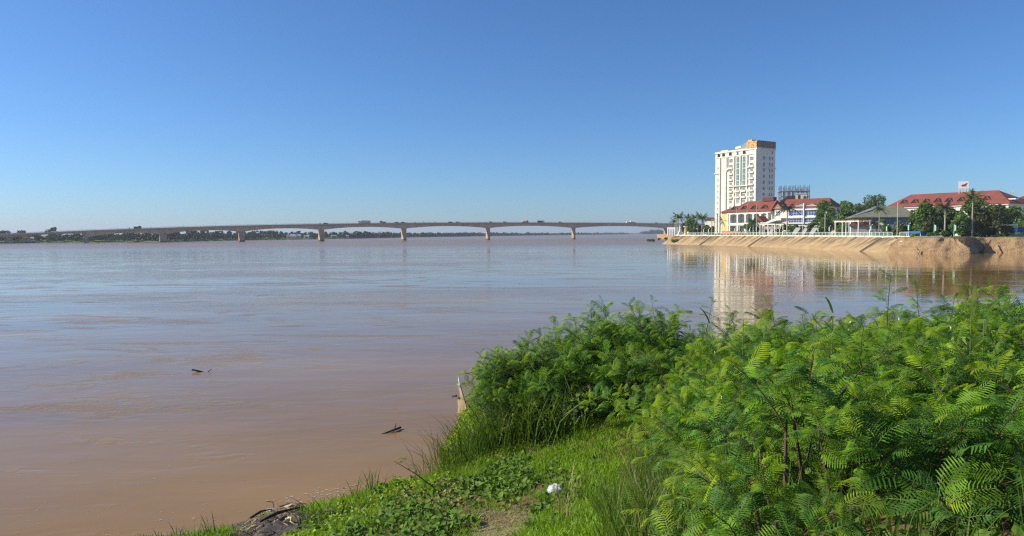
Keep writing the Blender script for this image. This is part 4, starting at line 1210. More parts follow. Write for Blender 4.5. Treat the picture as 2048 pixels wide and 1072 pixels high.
# yellow monument column
q, a = off_pt(1371, RUN+0.9); zz = zat(1371,452,q.y)-ZT
mn = thing('monument_column', 'yellow stone column with a wide capital at the promenade corner', 'monument', (q.x,q.y,ZT), a)
MB().box((-1.1,-1.1,-0.1),(1.1,1.1,0.6)).build('plinth', M['cream_wall'], mn)
MB().tube([(0,0,0.6),(0,0,1.2),(0,0,zz-0.9)],[0.85,0.6,0.45],10).build('shaft', M['yellow_wall'], mn)
MB().tube([(0,0,zz-0.9),(0,0,zz-0.35),(0,0,zz)],[0.5,1.05,1.1],10).build('capital', M['cream_wall'], mn)
# white stupa statue
q, a = off_pt(1355.5, RUN+3.5); zz = zat(1355.5,446,q.y)-ZT
stt = thing('white_stupa', 'slim white pointed stupa among the first palms', 'stupa', (q.x,q.y,ZT), a)
MB().box((-1.1,-1.1,-0.1),(1.1,1.1,0.9)).build('base', M['white_wall'], stt)
MB().tube([(0,0,0.9),(0,0,1.6),(0,0,2.2),(0,0,3.0),(0,0,zz)],[0.9,1.0,0.6,0.4,0.05],10).build('spire', M['white_wall'], stt)
q, a = off_pt(1376.5, RUN+1.2)
wb = thing('round_white_urn', 'small round white urn beside the yellow monument', 'urn', (q.x,q.y,ZT), a)
MB().tube([(0,0,0),(0,0,0.8),(0,0,0.9),(0,0,1.4),(0,0,1.9),(0,0,2.1)],[0.3,0.25,0.45,0.62,0.4,0.2],10).build('bowl', M['white_paint'], wb)
# pale gate under the bridge end
q, q2 = at(1336,470,395).xy, at(1349,470,392).xy; zz = zat(1340,457,q.y)-ZT
gt = thing('pale_gateway', 'pale blue-grey gateway wall under the end of the bridge', 'gateway', (q.x,q.y,ZT), rzdir(q2.x-q.x,q2.y-q.y))
gl = (q2-q).length
for x in (0,gl*0.33,gl*0.66,gl): MB().box((x-0.3,-0.3,-0.1),(x+0.3,0.3,zz)).build('gate_post', M['white_paint'], gt)
MB().box((-0.4,-0.25,zz),(gl+0.4,0.25,zz+0.6)).build('lintel', M['white_paint'], gt)
MB().box((-0.3,0.32,-0.1),(gl+0.3,0.5,zz*0.7)).build('panel', M['bluegrey'], gt)
# slanted white booths
def booth(px, w, py, label, tilt):
    q, a = off_pt(px, RUN+4.5); zz = max(1.3, zat(px, py, q.y)-ZT)
    sc = w*q.y/FPX
    r = thing('white_booth', label, 'booth', (q.x,q.y,ZT), R(-24), 'slanted white booths behind the railing')
    MB().box((-sc*0.45,0,0),(-sc*0.05,1.6,zz*0.45)).build('base', M['white_paint'], r)
    MB().prism([(-sc*0.55,zz*0.30),(sc*0.05,zz*0.26),(sc*0.58,zz*tilt),(sc*0.5,zz),(-sc*0.05,zz*0.98)], -0.3, 1.9).build('slanted_cover', M['white_paint'], r)
booth(1592,14,455,'largest slanted white booth, just right of the dark palm trunk',0.86)
booth(1609,9,456,'small slanted white booth at the foot of the white flagpole',0.8)
booth(1627,13,455,'slanted white booth left of the mint lamp post and tall palm',0.86)
booth(1664,8,461,'little white booth at the corner of the long white pergola',0.8)
booth(1541,8,458,'white booth inside the short cream pergola',0.8)
# small market parasols and umbrellas in green behind the railing
for i, (px, lb) in enumerate(((1480,'small green parasol right of the arcade palms'),(1497,'small green parasol behind the green palm trunk'),(1577,'small green parasol at the dark palm'),(1569,'small beige stall shade right of the cream pergola'))):
    q, a = off_pt(px, RUN+5)
    r = thing('parasol', lb, 'parasol', (q.x,q.y,ZT), 0)
    MB().tube([(0,0,0),(0,0,2.3)],0.04,6).build('pole', M['white_paint'], r)
    MB().tube([(0,0,1.9),(0,0,2.5)],[1.3,0.05],10).build('shade', M['cream_wall'] if i == 3 else M['green_paint'], r)
# parked cars in front of the buildings
for px, lb, mt in ((1463,'white parked car under the yellow bay','white_car'),(1487,'dark parked car in front of the arcade arches','dark_car'),(1538,'white parked car seen through the cream pergola','white_car'),(1640,'dark parked car behind the tall palm','dark_car'),(1729,'blue-black parked car by the brown kiosk','dark_car'),(1846,'white parked car at the end of the low blue canopy','white_car')):
    q, a = off_pt(min(px,1760), RUN+19) if px < 1800 else (at(px,468,213).xy, -1.2)
    c = thing('parked_car', lb, 'car', (q.x,q.y,ZT+0.03), a, 'cars parked along the riverside road')
    MB().prism([(-2.1,0.35),(2.1,0.35),(2.15,0.8),(1.3,0.95),(-2.0,1.0),(-2.15,0.8)], -0.85, 0.85).build('body', M[mt], c)
    MB().prism([(-1.9,0.98),(1.2,0.94),(0.6,1.48),(-1.5,1.5)], -0.72, 0.72).build('cabin', M['window_dark'], c)
    wheels(c, (-1.35,1.35), 1.7, 0.34)

# ================================================================== TREES
def crown_mesh(name, lobes, n, leaf, mat, seed, droop=0.0, fill=0.55):
    rg = np.random.default_rng(seed)
    C = np.array([l[0] for l in lobes], float); Rr = np.array([l[1] for l in lobes], float)
    w = Rr**2; k = rg.choice(len(lobes), n, p=w/w.sum())
    d = rg.normal(size=(n,3)); d /= np.linalg.norm(d, axis=1)[:,None]
    rad = Rr[k]*(fill+(1-fill)*rg.random(n)**0.5)*rg.uniform(0.85,1.12,n)
    P = C[k]+d*rad[:,None]*np.array([1,1,0.82])
    nn = d*0.8+rg.normal(size=(n,3))*0.7+np.array([0,0,0.35]); nn /= np.linalg.norm(nn, axis=1)[:,None]
    u = np.cross(nn, rg.normal(size=(n,3))); u /= np.linalg.norm(u, axis=1)[:,None]
    v = np.cross(nn, u)
    s = leaf*rg.uniform(0.6,1.4,n)[:,None]
    V = np.stack([P-u*s, P+v*s*0.55-nn*s*0.12, P+u*s, P-v*s*0.55-nn*s*0.12], 1).reshape(-1,3)
    F = np.arange(n*4).reshape(n,4)
    return np_mesh(name, V, F, mat)
def lobes_for(rg, r, h, base, n):
    L = []
    for i in range(n):
        a = rg.uniform(0,2*PI); rr = r*math.sqrt(rg.random())*0.85; fz = 0.06+0.80*(i+rg.random())/n; z = base+(h-base)*fz
        taper = 1-0.6*max(0.0, fz-0.45)/0.55
        R_ = r*rg.uniform(0.24,0.56); R_ = min(R_, (h-z)/0.8+0.05*r, )
        L.append(((rr*math.cos(a)*taper, rr*math.sin(a)*taper, z), max(R_, r*0.18)))
    return L
def trunk_mb(h, base, r, rg):
    mb = MB(); top = base+(h-base)*0.55
    mb.tube([(0,0,-0.3),(r*0.3,0,base*0.5),(0,r*0.4,base),(0,0,top)], [r*1.3,r,r*0.8,r*0.3], 8)
    for i in range(5):
        a = rg.uniform(0,2*PI); z = base*rg.uniform(0.8,1.2); l = (h-base)*0.6
        mb.tube([(0,0,z),(math.cos(a)*l*0.3,math.sin(a)*l*0.3,z+l*0.35),(math.cos(a)*l*0.6,math.sin(a)*l*0.6,z+l*0.75)], [r*0.5,r*0.32,r*0.12], 6)
    return mb
def tree(px, Y, py_top, rpx, label, mat='tree', n=1800, nl=12, basef=0.2, py_base=None, group=None, name='broadleaf_tree', leaf=0.34, seed=None, z0=None):
    q = at(px, 460, Y); z0 = ZT if z0 is None else z0
    h = zat(px, py_top, Y)-z0; r = rpx*Y/FPX
    rg = np.random.default_rng(seed if seed is not None else int(px*13+Y))
    if mat == 'tree' and int(px) % 3 == 0: mat = 'tree_mid'
    t = thing(name, label, 'tree', (q.x,q.y,z0), random.uniform(0,6), group)
    crown_mesh_ = crown_mesh('crown', lobes_for(rg, r, h, h*basef, nl+4), int(n*1.6), leaf*1.1, M[mat], int(px))
    put('crown', crown_mesh_, t)
    trunk_mb(h, h*basef*1.3, max(0.12,r*0.07), rg).build('trunk', M['bark'], t)
    return t
tree(1384,392,436,15,'bushy green tree behind the yellow monument column','tree_light',1700,12,0.08)
tree(1371,400,444,10,'low dark tree at the foot of the first palms','tree',900,9,0.05)
tree(1413,372,450,11,'low shrubby tree left of the grey gantry','tree',1000,9,0.04)
tree(1436,392,447,6,'thin dark tree between the gantry posts','tree',600,7,0.05)
tree(1503,322,438,13,'dark bushy tree under the red porch roof','tree',1300,10,0.06)
tree(1568,302,448,10,'dark low tree behind the dark palm trunk','tree',900,9,0.05)
tree(1655,284,396,22,'large light green tree hiding the end of the red roof','tree_light',2600,16,0.08)
tree(1690,285,397,22,'dark broad tree right of the light green one','tree',2400,16,0.08)
tree(1640,286,418,14,'green tree at the end of the blue glass rows','tree',1500,12,0.08)
tree(1723,300,402,20,'dark tree behind the long white pergola','tree',2000,14,0.08)
tree(1748,330,384,28,'tallest spreading tree left of the long red roof','tree',3000,18,0.12)
tree(1702,262,423,16,'green tree leaning over the long white pergola','tree_light',1500,12,0.08)
tree(1756,236,437,12,'small green tree before the blue-grey shed wall','tree',1000,9,0.06)
tree(1797,228,439,13,'small tree in the middle of the blue-grey shed wall','tree',1100,9,0.06)
tree(1846,216,404,27,'dense green tree right of the olive roof','tree',3000,18,0.08)
tree(1872,222,410,24,'dense green tree behind the pale bare palm trunk','tree',2600,16,0.08)
tree(1905,218,412,22,'light green tree between the pale trunk and the big dark tree','tree_light',2200,14,0.08)
tree(1945,213,392,27,'big dark tree at the cliff edge, taller half','tree',3600,20,0.05)
tree(1980,211,404,35,'big dark rounded tree leaning out above the sandy cliff','tree',4200,22,0.03)
tree(2030,236,412,24,'spreading tree behind the blue canopy','tree',2200,14,0.15)
tree(2065,232,410,26,'flat-topped tree at the edge of the view behind the canopy','tree',2200,14,0.15)
tree(2110,236,400,30,'broad tree beyond the flat-topped one','tree',2200,14,0.15)
for px, Y, pt, r_, lb, mt in ((1396,402,449,9,'small round tree between the monument and the royal palm','tree'),(1424,380,452,8,'dark low tree behind the grey gantry','tree'),(1460,350,457,9,'low tree below the arcade balconies, left one','tree'),(1480,340,456,9,'low tree below the arcade balconies, middle one','tree'),(1492,335,452,8,'low tree below the arcade balconies, right one','tree'),(1586,294,449,12,'dark low tree in front of the blue glass rows','tree'),(1606,284,452,11,'low tree at the foot of the white flagpole','tree_light'),(1624,280,446,12,'low tree behind the slanted booths','tree'),(1674,266,428,13,'tree standing inside the frame of the white pergola','tree'),(1684,262,412,16,'leafy tree rising over the white pergola','tree'),(1712,250,446,9,'shrubby tree at the right end of the white pergola','tree'),(1775,232,446,9,'low shrubby tree at the foot of the shed wall','tree'),(1830,226,430,15,'tree covering the right end of the shed','tree'),(1860,212,430,18,'leafy tree above the cliff, before the dense green one','tree'),(1925,208,424,20,'leafy tree filling the gap left of the big dark tree','tree'),(1998,214,428,20,'dark lower limb-like tree at the right of the big dark tree','tree')):
    tree(px, Y, pt, r_, lb, mt, 1500, 11, 0.03)
def bush(px, Y, py_top, rpx, label, mat='bush_green', n=700, z0=ZT, name='round_bush', leaf=0.2):
    q = at(px, 466, Y); h = zat(px, py_top, Y)-z0; r = rpx*Y/FPX
    rg = np.random.default_rng(int(px))
    t = thing(name, label, 'bush', (q.x,q.y,z0))
    L = [((rg.uniform(-r,r)*0.6, rg.uniform(-r,r)*0.5, h*rg.uniform(0.3,0.6)), r*rg.uniform(0.35,0.5)) for _ in range(8)]
    L = [(c, min(rr, max(0.3, h-c[2]))) for c, rr in L]
    put('foliage', crown_mesh('foliage', L, n, leaf, M[mat], int(px)), t)
    MB().tube([(0,0,-0.2),(0,0,h*0.5)],[0.12,0.05],6).build('stem', M['bark'], t)
bush(1648,266,459,10,'round clipped bush left of the long white pergola')
bush(1868,204,462,11,'bright green bush at the cliff top before the pale trunk')
bush(1890,203,459,17,'wide bright green bush at the cliff top under the lamp posts', n=1200)
bush(1828,207,466,10,'low yellow-green hedge at the broken end of the embankment','mat_plant',600)
bush(1300,470,478,11,'leafy bush standing alone in the river by the bridge end','bush_green',700,-0.3,'river_bush',0.5)
bush(1319,560,474.5,4,'tiny tuft of leaves in the river behind the lone bush','bush_green',200,-0.3,'river_bush',0.4)
bush(1352,352,478,11,'scrubby bush growing on the concrete slope near its far end','bush_green',700,1.3,'slope_bush',0.3)
bush(1332,380,472,4,'small green tuft at the bridge end of the slope','bush_green',250,1.5,'slope_bush',0.3)
bush(1962,194,503,7,'small green bush at the water in a notch of the cliff','bush_green',300,-0.1,'cliff_bush',0.22)
bush(2000,204,466,14,'low green growth along the cliff edge by the blue canopy','bush_green',700)
bush(2035,202,470,16,'grassy low growth on the cliff edge under the canopy','bush_green',700)
hd = thing('clipped_hedge', 'long low dark hedge running behind the promenade railing', 'hedge')
for off, h0 in ((RUN+9.5, 1.3),):
    rg = np.random.default_rng(3); n = 9000
    S_ = rg.uniform(8, STOT-16, n); P_ = []
    tab = [wl_at(k*0.5) for k in range(int(STOT*2))]
    for s_ in S_:
        p, d, nn = tab[int(s_*2) % len(tab)]
        q = p+nn*(off+rg.uniform(-0.6,0.6)); P_.append((q.x+rg.uniform(-.3,.3), q.y+rg.uniform(-.3,.3), ZT+rg.uniform(0.1,h0)*(0.75+0.35*math.sin(s_*0.37)*math.sin(s_*0.11))))
    P_ = np.array(P_); nn_a = rg.normal(size=(n,3)); nn_a /= np.linalg.norm(nn_a,axis=1)[:,None]
    u_ = np.cross(nn_a, rg.normal(size=(n,3))); u_ /= np.linalg.norm(u_,axis=1)[:,None]; v_ = np.cross(nn_a,u_)
    V_ = np.stack([P_-u_*0.16,P_+v_*0.12,P_+u_*0.16,P_-v_*0.12],1).reshape(-1,3)
    f_ = put('foliage', np_mesh('foliage', V_, np.arange(n*4).reshape(n,4), M['tree']), hd); f_['kind'] = 'stuff'
# fallen branch on the cliff
a_ = at(1978, 487, 197); b_ = at(1960, 503, 193.5)
dl = thing('fallen_branch', 'dark fallen branch slanting down the sandy cliff into the water', 'branch', (0,0,0))
MB().tube([a_+Vector((1.5,1.5,0.8)), a_, a_.lerp(b_,0.5)+Vector((0.1,0,-0.1)), b_+Vector((0,0,-0.6))],[0.14,0.2,0.22,0.25],7).tube([a_.lerp(b_,0.55), a_.lerp(b_,0.5)+Vector((-1.2,-0.3,1.3))],[0.12,0.04],6).tube([a_.lerp(b_,0.75), a_.lerp(b_,0.7)+Vector((-1.3,-0.2,0.9))],[0.1,0.03],6).build('wood', M['drift'], dl)
# broken concrete below the end of the slope
for i, (px, py, sc, lb) in enumerate(((1806,482,1.3,'broken concrete slab tilted under the end of the embankment'),(1798,489,0.9,'smaller broken concrete chunk below the tilted slab'),(1842,473.5,1.6,'flat pale slab edge left on the cliff top'),(1872,473.2,1.5,'second flat pale slab on the cliff top under the bush'))):
    Y_ = 200 if i > 1 else 201
    q = at(px, py, Y_)
    o = MB().add([(-1.2*sc,-0.6,-0.15),(1.2*sc,-0.5,-0.12),(1.0*sc,0.7,-0.15),(-1.1*sc,0.6,-0.1),(-1.2*sc,-0.6,0.15),(1.1*sc,-0.5,0.12),(1.0*sc,0.7,0.2),(-1.0*sc,0.6,0.15)],[(0,3,2,1),(4,5,6,7),(0,1,5,4),(1,2,6,5),(2,3,7,6),(3,0,4,7)]).build('concrete_slab', M['concrete'], None, loc=q, rot=(0.3 if i<2 else 0.03,-0.5 if i<2 else 0,-0.4))
    tag(o, lb, 'slab')

# ---- palms
def palm_frond_mesh(seed, L, sag, mat):
    rg = np.random.default_rng(seed)
    V = []; F = []
    n = 9
    pts = []
    for i in range(n+1):
        u = i/n; pts.append(np.array([L*(u-0.12*u*u*sag), 0, L*(0.42*u-0.75*sag*u*u)]))
    for i in range(n):
        p, q = pts[i], pts[i+1]
        for sd in (-1,1):
            w = L*0.26*math.sin(PI*(0.12+0.86*(i+0.5)/n))*rg.uniform(0.8,1.15)
            m = (p+q)/2; tipv = m+np.array([L*0.09, sd*w, -w*rg.uniform(0.3,0.8)])
            o = len(V); V += [tuple(p), tuple(q), tuple(tipv)]; F.append((o,o+1,o+2) if sd < 0 else (o+1,o,o+2))
    o = len(V)
    for p in pts: V += [tuple(p+np.array([0,-0.03,0.02])), tuple(p+np.array([0,0.03,0.02]))]
    for i in range(n): F.append((o+2*i, o+2*i+2, o+2*i+3, o+2*i+1))
    return MB().add(V, F).mesh('frond', M[mat])
PF = {}
def palm(px, Y, py_top, py_crown, label, mat='palm', L=None, n=15, bare=False, rtr=0.2, lean=0.0):
    q = at(px, 465, Y); zc = zat(px, py_crown, Y)-ZT; L = L or (zat(px, py_top, Y)-ZT-zc)*1.9
    t = thing('palm_tree', label, 'palm', (q.x,q.y,ZT), random.uniform(0,6))
    k = random.uniform(-0.3,0.3)
    MB().tube([(0,0,-0.2),(0.02,0,0.5),(lean*0.4,0,zc*0.5),(lean,0,zc)],[rtr*1.5,rtr*1.15,rtr,rtr*0.75],9).build('trunk', M['palm_bark'], t)
    MB().tube([(lean,0,zc-L*0.18),(lean,0,zc+L*0.1)],[rtr*0.85,rtr*0.45],8).build('crown_shaft', M['stem_green'], t)
    for i in range(n):
        sag = 0.35+1.15*(i/n)
        key = (mat, i % 5, round(L,1), round(sag,1))
        if key not in PF: PF[key] = palm_frond_mesh(i, L*random.uniform(0.9,1.1), sag, mat)
        put('frond', PF[key], t, (lean,0,zc), (random.uniform(-0.3,0.3),-0.75*(1-i/n)-0.0,i*2.399+random.uniform(-0.2,0.2)))
palm(1356.5,400,427,436,'dense palm nearest the bridge end',L=5.2,n=16)
palm(1349,410,438,444,'short dark palm behind the pale poles',L=3.6,n=12)
palm(1375,420,430,436,'palm top rising above the bushy green tree',L=4.0,n=12)
palm(1389,420,430,436,'second palm top above the bushy green tree',L=4.0,n=12)
palm(1404,380,424,438,'royal palm with a white trunk alone before the tower',L=5.6,n=17,rtr=0.28)
palm(1448.5,344,435,443,'feathered palm before the yellow bay',L=3.8,n=14)
palm(1507,316,437,446,'green fan-like palm in front of the arcade arches',L=4.2,n=18)
palm(1574,292,404,419,'tall dark royal palm before the blue glass rows','palm_grey',L=5.0,n=20,rtr=0.3)
palm(1650,268,404,421,'tall palm with a pale trunk before the light green tree',L=4.2,n=16,rtr=0.22)
palm(1758,233,414,420,'slim palm standing before the olive roof',L=3.0,n=14,rtr=0.14)
palm(1889.5,205,404,417,'tall palm with a thick pale trunk above the sandy cliff','palm_grey',L=3.4,n=13,rtr=0.22)
palm(1944,205,384,396,'feathery palm top poking out of the big dark tree',L=4.0,n=14)
palm(1702,262,412,419,'palm top among the trees over the pergola',L=3.2,n=12)

# ================================================================== FAR LEFT BANK
FT = []
for k in range(6):
    rg = np.random.default_rng(100+k)
    FT.append((crown_mesh('crown', lobes_for(rg, 3.6, 7.0, 0.4, 10), 420, 0.62, M['far_tree'], 200+k, fill=0.5), trunk_mb(7.0, 1.8, 0.22, rg).mesh('trunk', M['bark'])))
def far_tree(x, y, h, w, label, group, z0=1.5, tr=True, k=None):
    cm, tm = FT[random.randrange(6) if k is None else k]
    t = thing('river_bank_tree', label, 'tree', (x,y,z0), random.uniform(0,6), group)
    s = h/7.0
    put('crown', cm, t, None, None, (w*s,w*s,s))
    put('trunk', tm, t, None, None, (s,s,s))
    return t
def lb_at(px):
    best = min(range(len(LBR)), key=lambda i: abs((proj((*LBR[i],0)) or (1e9,))[0]-px))
    i = best
    j = min(len(LBR)-1, i+1) if (proj((*LBR[i],0)) or (1e9,))[0] < px else max(0, i-1)
    a, b = LBR[i], LBR[j]; pa, pb = proj((*a,0))[0], proj((*b,0))[0]
    u = 0 if abs(pb-pa) < 1e-6 else min(1, max(0, (px-pa)/(pb-pa)))
    return a.lerp(b, u)
px = -90.0
while px < 700:
    for row in range(2):
        p = lb_at(px+random.uniform(-3,3)); q = p+Vector((-0.45,1)).normalized()*(9+row*18+random.uniform(-4,7))
        base = np.interp(px, [-90,60,160,330,480,640,700],[15,13,15.5,17,15,12,11])
        h = base*random.uniform(0.75,1.2)*q.y/FPX
        if row == 0: h *= 0.75
        far_tree(q.x, q.y, h, random.uniform(0.85,1.35), 'leafy green tree in the dense row lining the far river bank', 'trees in the row along the far river bank')
    px += 8.4
for px, py, w, lb in ((104,452,0.85,'tall lone tree rising above the bridge ramp by the white car'),(45,458.5,0.8,'small square-topped tree rising above the bridge ramp'),(13,459,1.3,'dark tree group member standing over the ramp at the edge of view'),(712,461.5,1.2,'rounded taller tree above the far bank row between two piers'),(650,464,1.0,'taller tree just right of a bridge pier on the far bank')):
    p = lb_at(px); q = p+Vector((-0.3,1)).normalized()*(45 if px < 200 else 20)
    dp = proj((q.x,q.y,1.5)); q.x += (px-dp[0])*q.y/FPX
    far_tree(q.x, q.y, zat(px, py, q.y)-1.5, w, lb, None)
# further wood, one mass
def wood(name, pxs, hpx, n, leaf, label):
    rg = np.random.default_rng(5); V = []; lob = []
    for px in pxs:
        p = lb_at(px) if px < 1262 else gnd(px, np.interp(px,[1262,1345],[468.4,468.0])).xy
        q = Vector(p)+Vector((-0.3,1)).normalized()*12
        r = np.interp(px,[p_ for p_,_ in hpx],[h_ for _,h_ in hpx])*q.y/FPX*rg.uniform(0.7,1.3)
        lob.append(((q.x,q.y,1.2+r*0.42), r*0.55))
    o = put(name, crown_mesh(name, lob, n, leaf, M['far_tree'], 9, fill=0.3), None)
    return stuff(o, label, 'trees')
wood('far_off_wood', np.arange(690,1262,3.2), [(690,11),(760,10),(840,7.5),(1000,6),(1100,4.5),(1200,3.6),(1262,3)], 9000, 1.7, 'hazy line of woods along the distant river bank')
wood('hazy_point_trees', np.concatenate([np.arange(1285,1345,2.5),np.arange(1290,1335,4)]), [(1285,5),(1310,8),(1345,8)], 2200, 2.2, 'hazy trees on the distant point behind the bridge end')
mb = MB(); P1 = [gnd(1270,468.3).xy, gnd(1345,468.1).xy]
mb.prism_z([(P1[0].x,P1[0].y),(P1[1].x,P1[1].y),(P1[1].x+200,P1[1].y+500),(P1[0].x,P1[0].y+300)], -0.6, 1.0)
struct(mb.build('distant_point_ground', M['land']))
# houses and boats over there
def far_house(px, py_e, py_r, wpx, label, wall, roof, back=8, floors=1):
    p = lb_at(px); q = p+Vector((-0.45,1)).normalized()*back
    dp = proj((q.x,q.y,1.5)); q.x += (px-dp[0])*q.y/FPX
    w = wpx*q.y/FPX; e = max(2.0, zat(px,py_e,q.y)-1.4); r = max(1.0, zat(px,py_r,q.y)-1.4-e)
    h = thing('far_house', label, 'house', (q.x,q.y,1.4), R(20))
    MB().box((-w/2,0,-0.6),(w/2,w*0.6,e)).build('wall', M[wall], h)
    hip_roof(w, w*0.6, e, r, 0.4, w*0.12, w*0.12).build('roof', M[roof], h, loc=(-w/2,0,0))
    MB().box((-w*0.1,-0.05,0),(w*0.1,0.0,e*0.7)).build('door', M['dark'], h)
    for x in (-0.34,0.2): MB().box((w*x,-0.05,e*0.35),(w*(x+0.14),0.0,e*0.75)).build('window', M['window_dark'], h)
far_house(52,481,476.5,11,'red-roofed house among trees below the bridge ramp','grey_wall','maroon_roof',2)
far_house(64,477.5,474,5,'small white gabled house right of the red-roofed one','white_wall','white_paint',2)
far_house(586,473,468,11,'white-roofed pavilion at the water on the far bank','white_wall','white_paint',1)
far_house(597,472,468,9,'second white-roofed pavilion close beside the first','white_wall','white_paint',3)
far_house(613,476,473.5,9,'low white house right of the two pavilions','white_wall','white_paint',0.5)
far_house(617,471,467.5,8,'grey-roofed house up among the trees','white_wall','grey_wall',16)
far_house(668,473,470.5,10,'grey house in the trees right of a bridge pier','grey_wall','grey_wall',5)
far_house(695,474,471.5,5,'tiny white house on the hazy far bank','white_wall','white_paint',2)
far_house(578,479,477,9,'tan landing shed right at the far water edge','cream_wall','tan_box',-1)
def boat(px, wpx, label, mat, cabin):
    p = lb_at(px)-Vector((-0.45,1)).normalized()*5
    dp = proj((p.x,p.y,0)); p.x += (px-dp[0])*p.y/FPX
    L = wpx*p.y/FPX
    b = thing('moored_boat', label, 'boat', (p.x,p.y,0), R(14))
    V = []; F = []; n = 9
    for i in range(n):
        u = i/(n-1)*2-1; w = L*0.09*(1-abs(u)**3)+0.05; sh = L*0.02+0.5+abs(u)**2*0.6
        V += [(u*L/2,-w,sh),(u*L/2,-w*0.6,-0.4),(u*L/2,w*0.6,-0.4),(u*L/2,w,sh)]
    for i in range(n-1):
        a = i*4
        for k in range(3): F.append((a+k,a+4+k,a+5+k,a+1+k))
        F.append((a+3,a+7,a+4,a))
    MB().add(V, F).build('hull', M[mat], b)
    if cabin:
        c = MB().box((-L*0.25,-L*0.05,0.6),(L*0.25,L*0.05,2.4)).build('cabin', M['bluegrey'], b)
        MB().box((-L*0.28,-L*0.065,2.4),(L*0.28,L*0.065,2.6)).build('cabin_roof', M['grey_wall'], b)
boat(50,36,'long dark blue river boat moored under the red-roofed house','dark_car',True)
boat(16,24,'dark river boat moored left of the long one','dark_car',True)
boat(195,7,'small dark boat drawn up by the first river pier','dark_car',False)
boat(754,8,'small reddish boat near the far hazy bank','tan_box',True)
boat(380,7,'small dark boat by the trees past the second pier','dark_car',False)
ms = thing('radio_mast', 'thin reddish mast standing on the far bank under the bridge', 'mast', (*(lb_at(757)+Vector((0,6))),1.0))
MB().tube([(0,0,0),(0,0,zat(757,466,lb_at(757).y))],[0.9,0.25],4).build('lattice', M['tan_box'], ms)

# ================================================================== BATHER
wq = gnd(1837.5, 507.2).xy
pers = thing('person', 'bare-backed person bending forward at the water edge below the sandy cliff', 'person', (wq.x,wq.y,0), R(150))
def skin_body(joints, edges, radii, name, mat, parent, sub=1, smooth=True):
    me = bpy.data.meshes.new(name); me.from_pydata(joints, edges, [])
    o = put(name, me, parent)
    m = o.modifiers.new('skin', 'SKIN'); m.use_smooth_shade = smooth
    for i, r in enumerate(radii): me.skin_vertices[0].data[i].radius = (r, r)
    me.skin_vertices[0].data[0].use_root = True
    o.modifiers.new('sub', 'SUBSURF').levels = sub; o.modifiers['sub'].render_levels = sub
    me.materials.append(M[mat]); return o
J = [(0,0,0.72),(0.08,0,0.98),(0.26,0,1.22),(0.36,0,1.36),(0.43,0,1.46),(0.47,0,1.56),
     (0.26,0.19,1.24),(0.40,0.25,1.0),(0.52,0.22,0.78),(0.56,0.21,0.70),
     (0.26,-0.19,1.24),(0.38,-0.26,0.98),(0.52,-0.22,0.80),(0.56,-0.21,0.72),
     (0.0,0.1,0.62),(0.10,0.12,0.30),(-0.02,0.13,-0.15),(0.0,-0.1,0.62),(0.14,-0.12,0.30),(0.02,-0.13,-0.15)]
E = [(0,1),(1,2),(2,3),(3,4),(4,5),(2,6),(6,7),(7,8),(8,9),(2,10),(10,11),(11,12),(12,13),(0,14),(14,15),(15,16),(0,17),(17,18),(18,19)]
RR = [0.15,0.14,0.17,0.07,0.10,0.09,0.065,0.05,0.04,0.035,0.065,0.05,0.04,0.035,0.11,0.075,0.05,0.11,0.075,0.05]
skin_body(J, E, RR, 'body', 'skin', pers, 1)
MB().tube([(0.02,0,0.9),(0,0,0.74),(0.0,0,0.56)],[0.19,0.21,0.24],10).tube([(0.0,0.11,0.6),(0.09,0.13,0.3)],[0.14,0.12],8).tube([(0.0,-0.11,0.6),(0.12,-0.13,0.3)],[0.14,0.12],8).build('shorts', M['pale_cloth'], pers, True)
MB().tube([(0.40,0,1.50),(0.44,0,1.60),(0.46,0,1.66)],[0.115,0.11,0.04],10).build('hair', M['black'], pers, True)

# ================================================================== HAZE
mb = MB().box((-BIG-50,-450,-3.5),(BIG+50,BIG+50,58))
tz = bpy.data.materials.new('thin_haze'); tz.use_nodes = True
nn_ = tz.node_tree.nodes; nn_.remove(nn_['Principled BSDF'])
pv = nn_.new('ShaderNodeVolumePrincipled')
pv.inputs['Color'].default_value = (0.80,0.88,1.0,1)
pv.inputs['Density'].default_value = 0.00017
pv.inputs['Anisotropy'].default_value = 0.2
tz.node_tree.links.new(pv.outputs[0], nn_['Material Output'].inputs['Volume'])
hz = mb.build('haze', tz)
stuff(hz, 'thin pale haze over the river and far banks', 'haze')
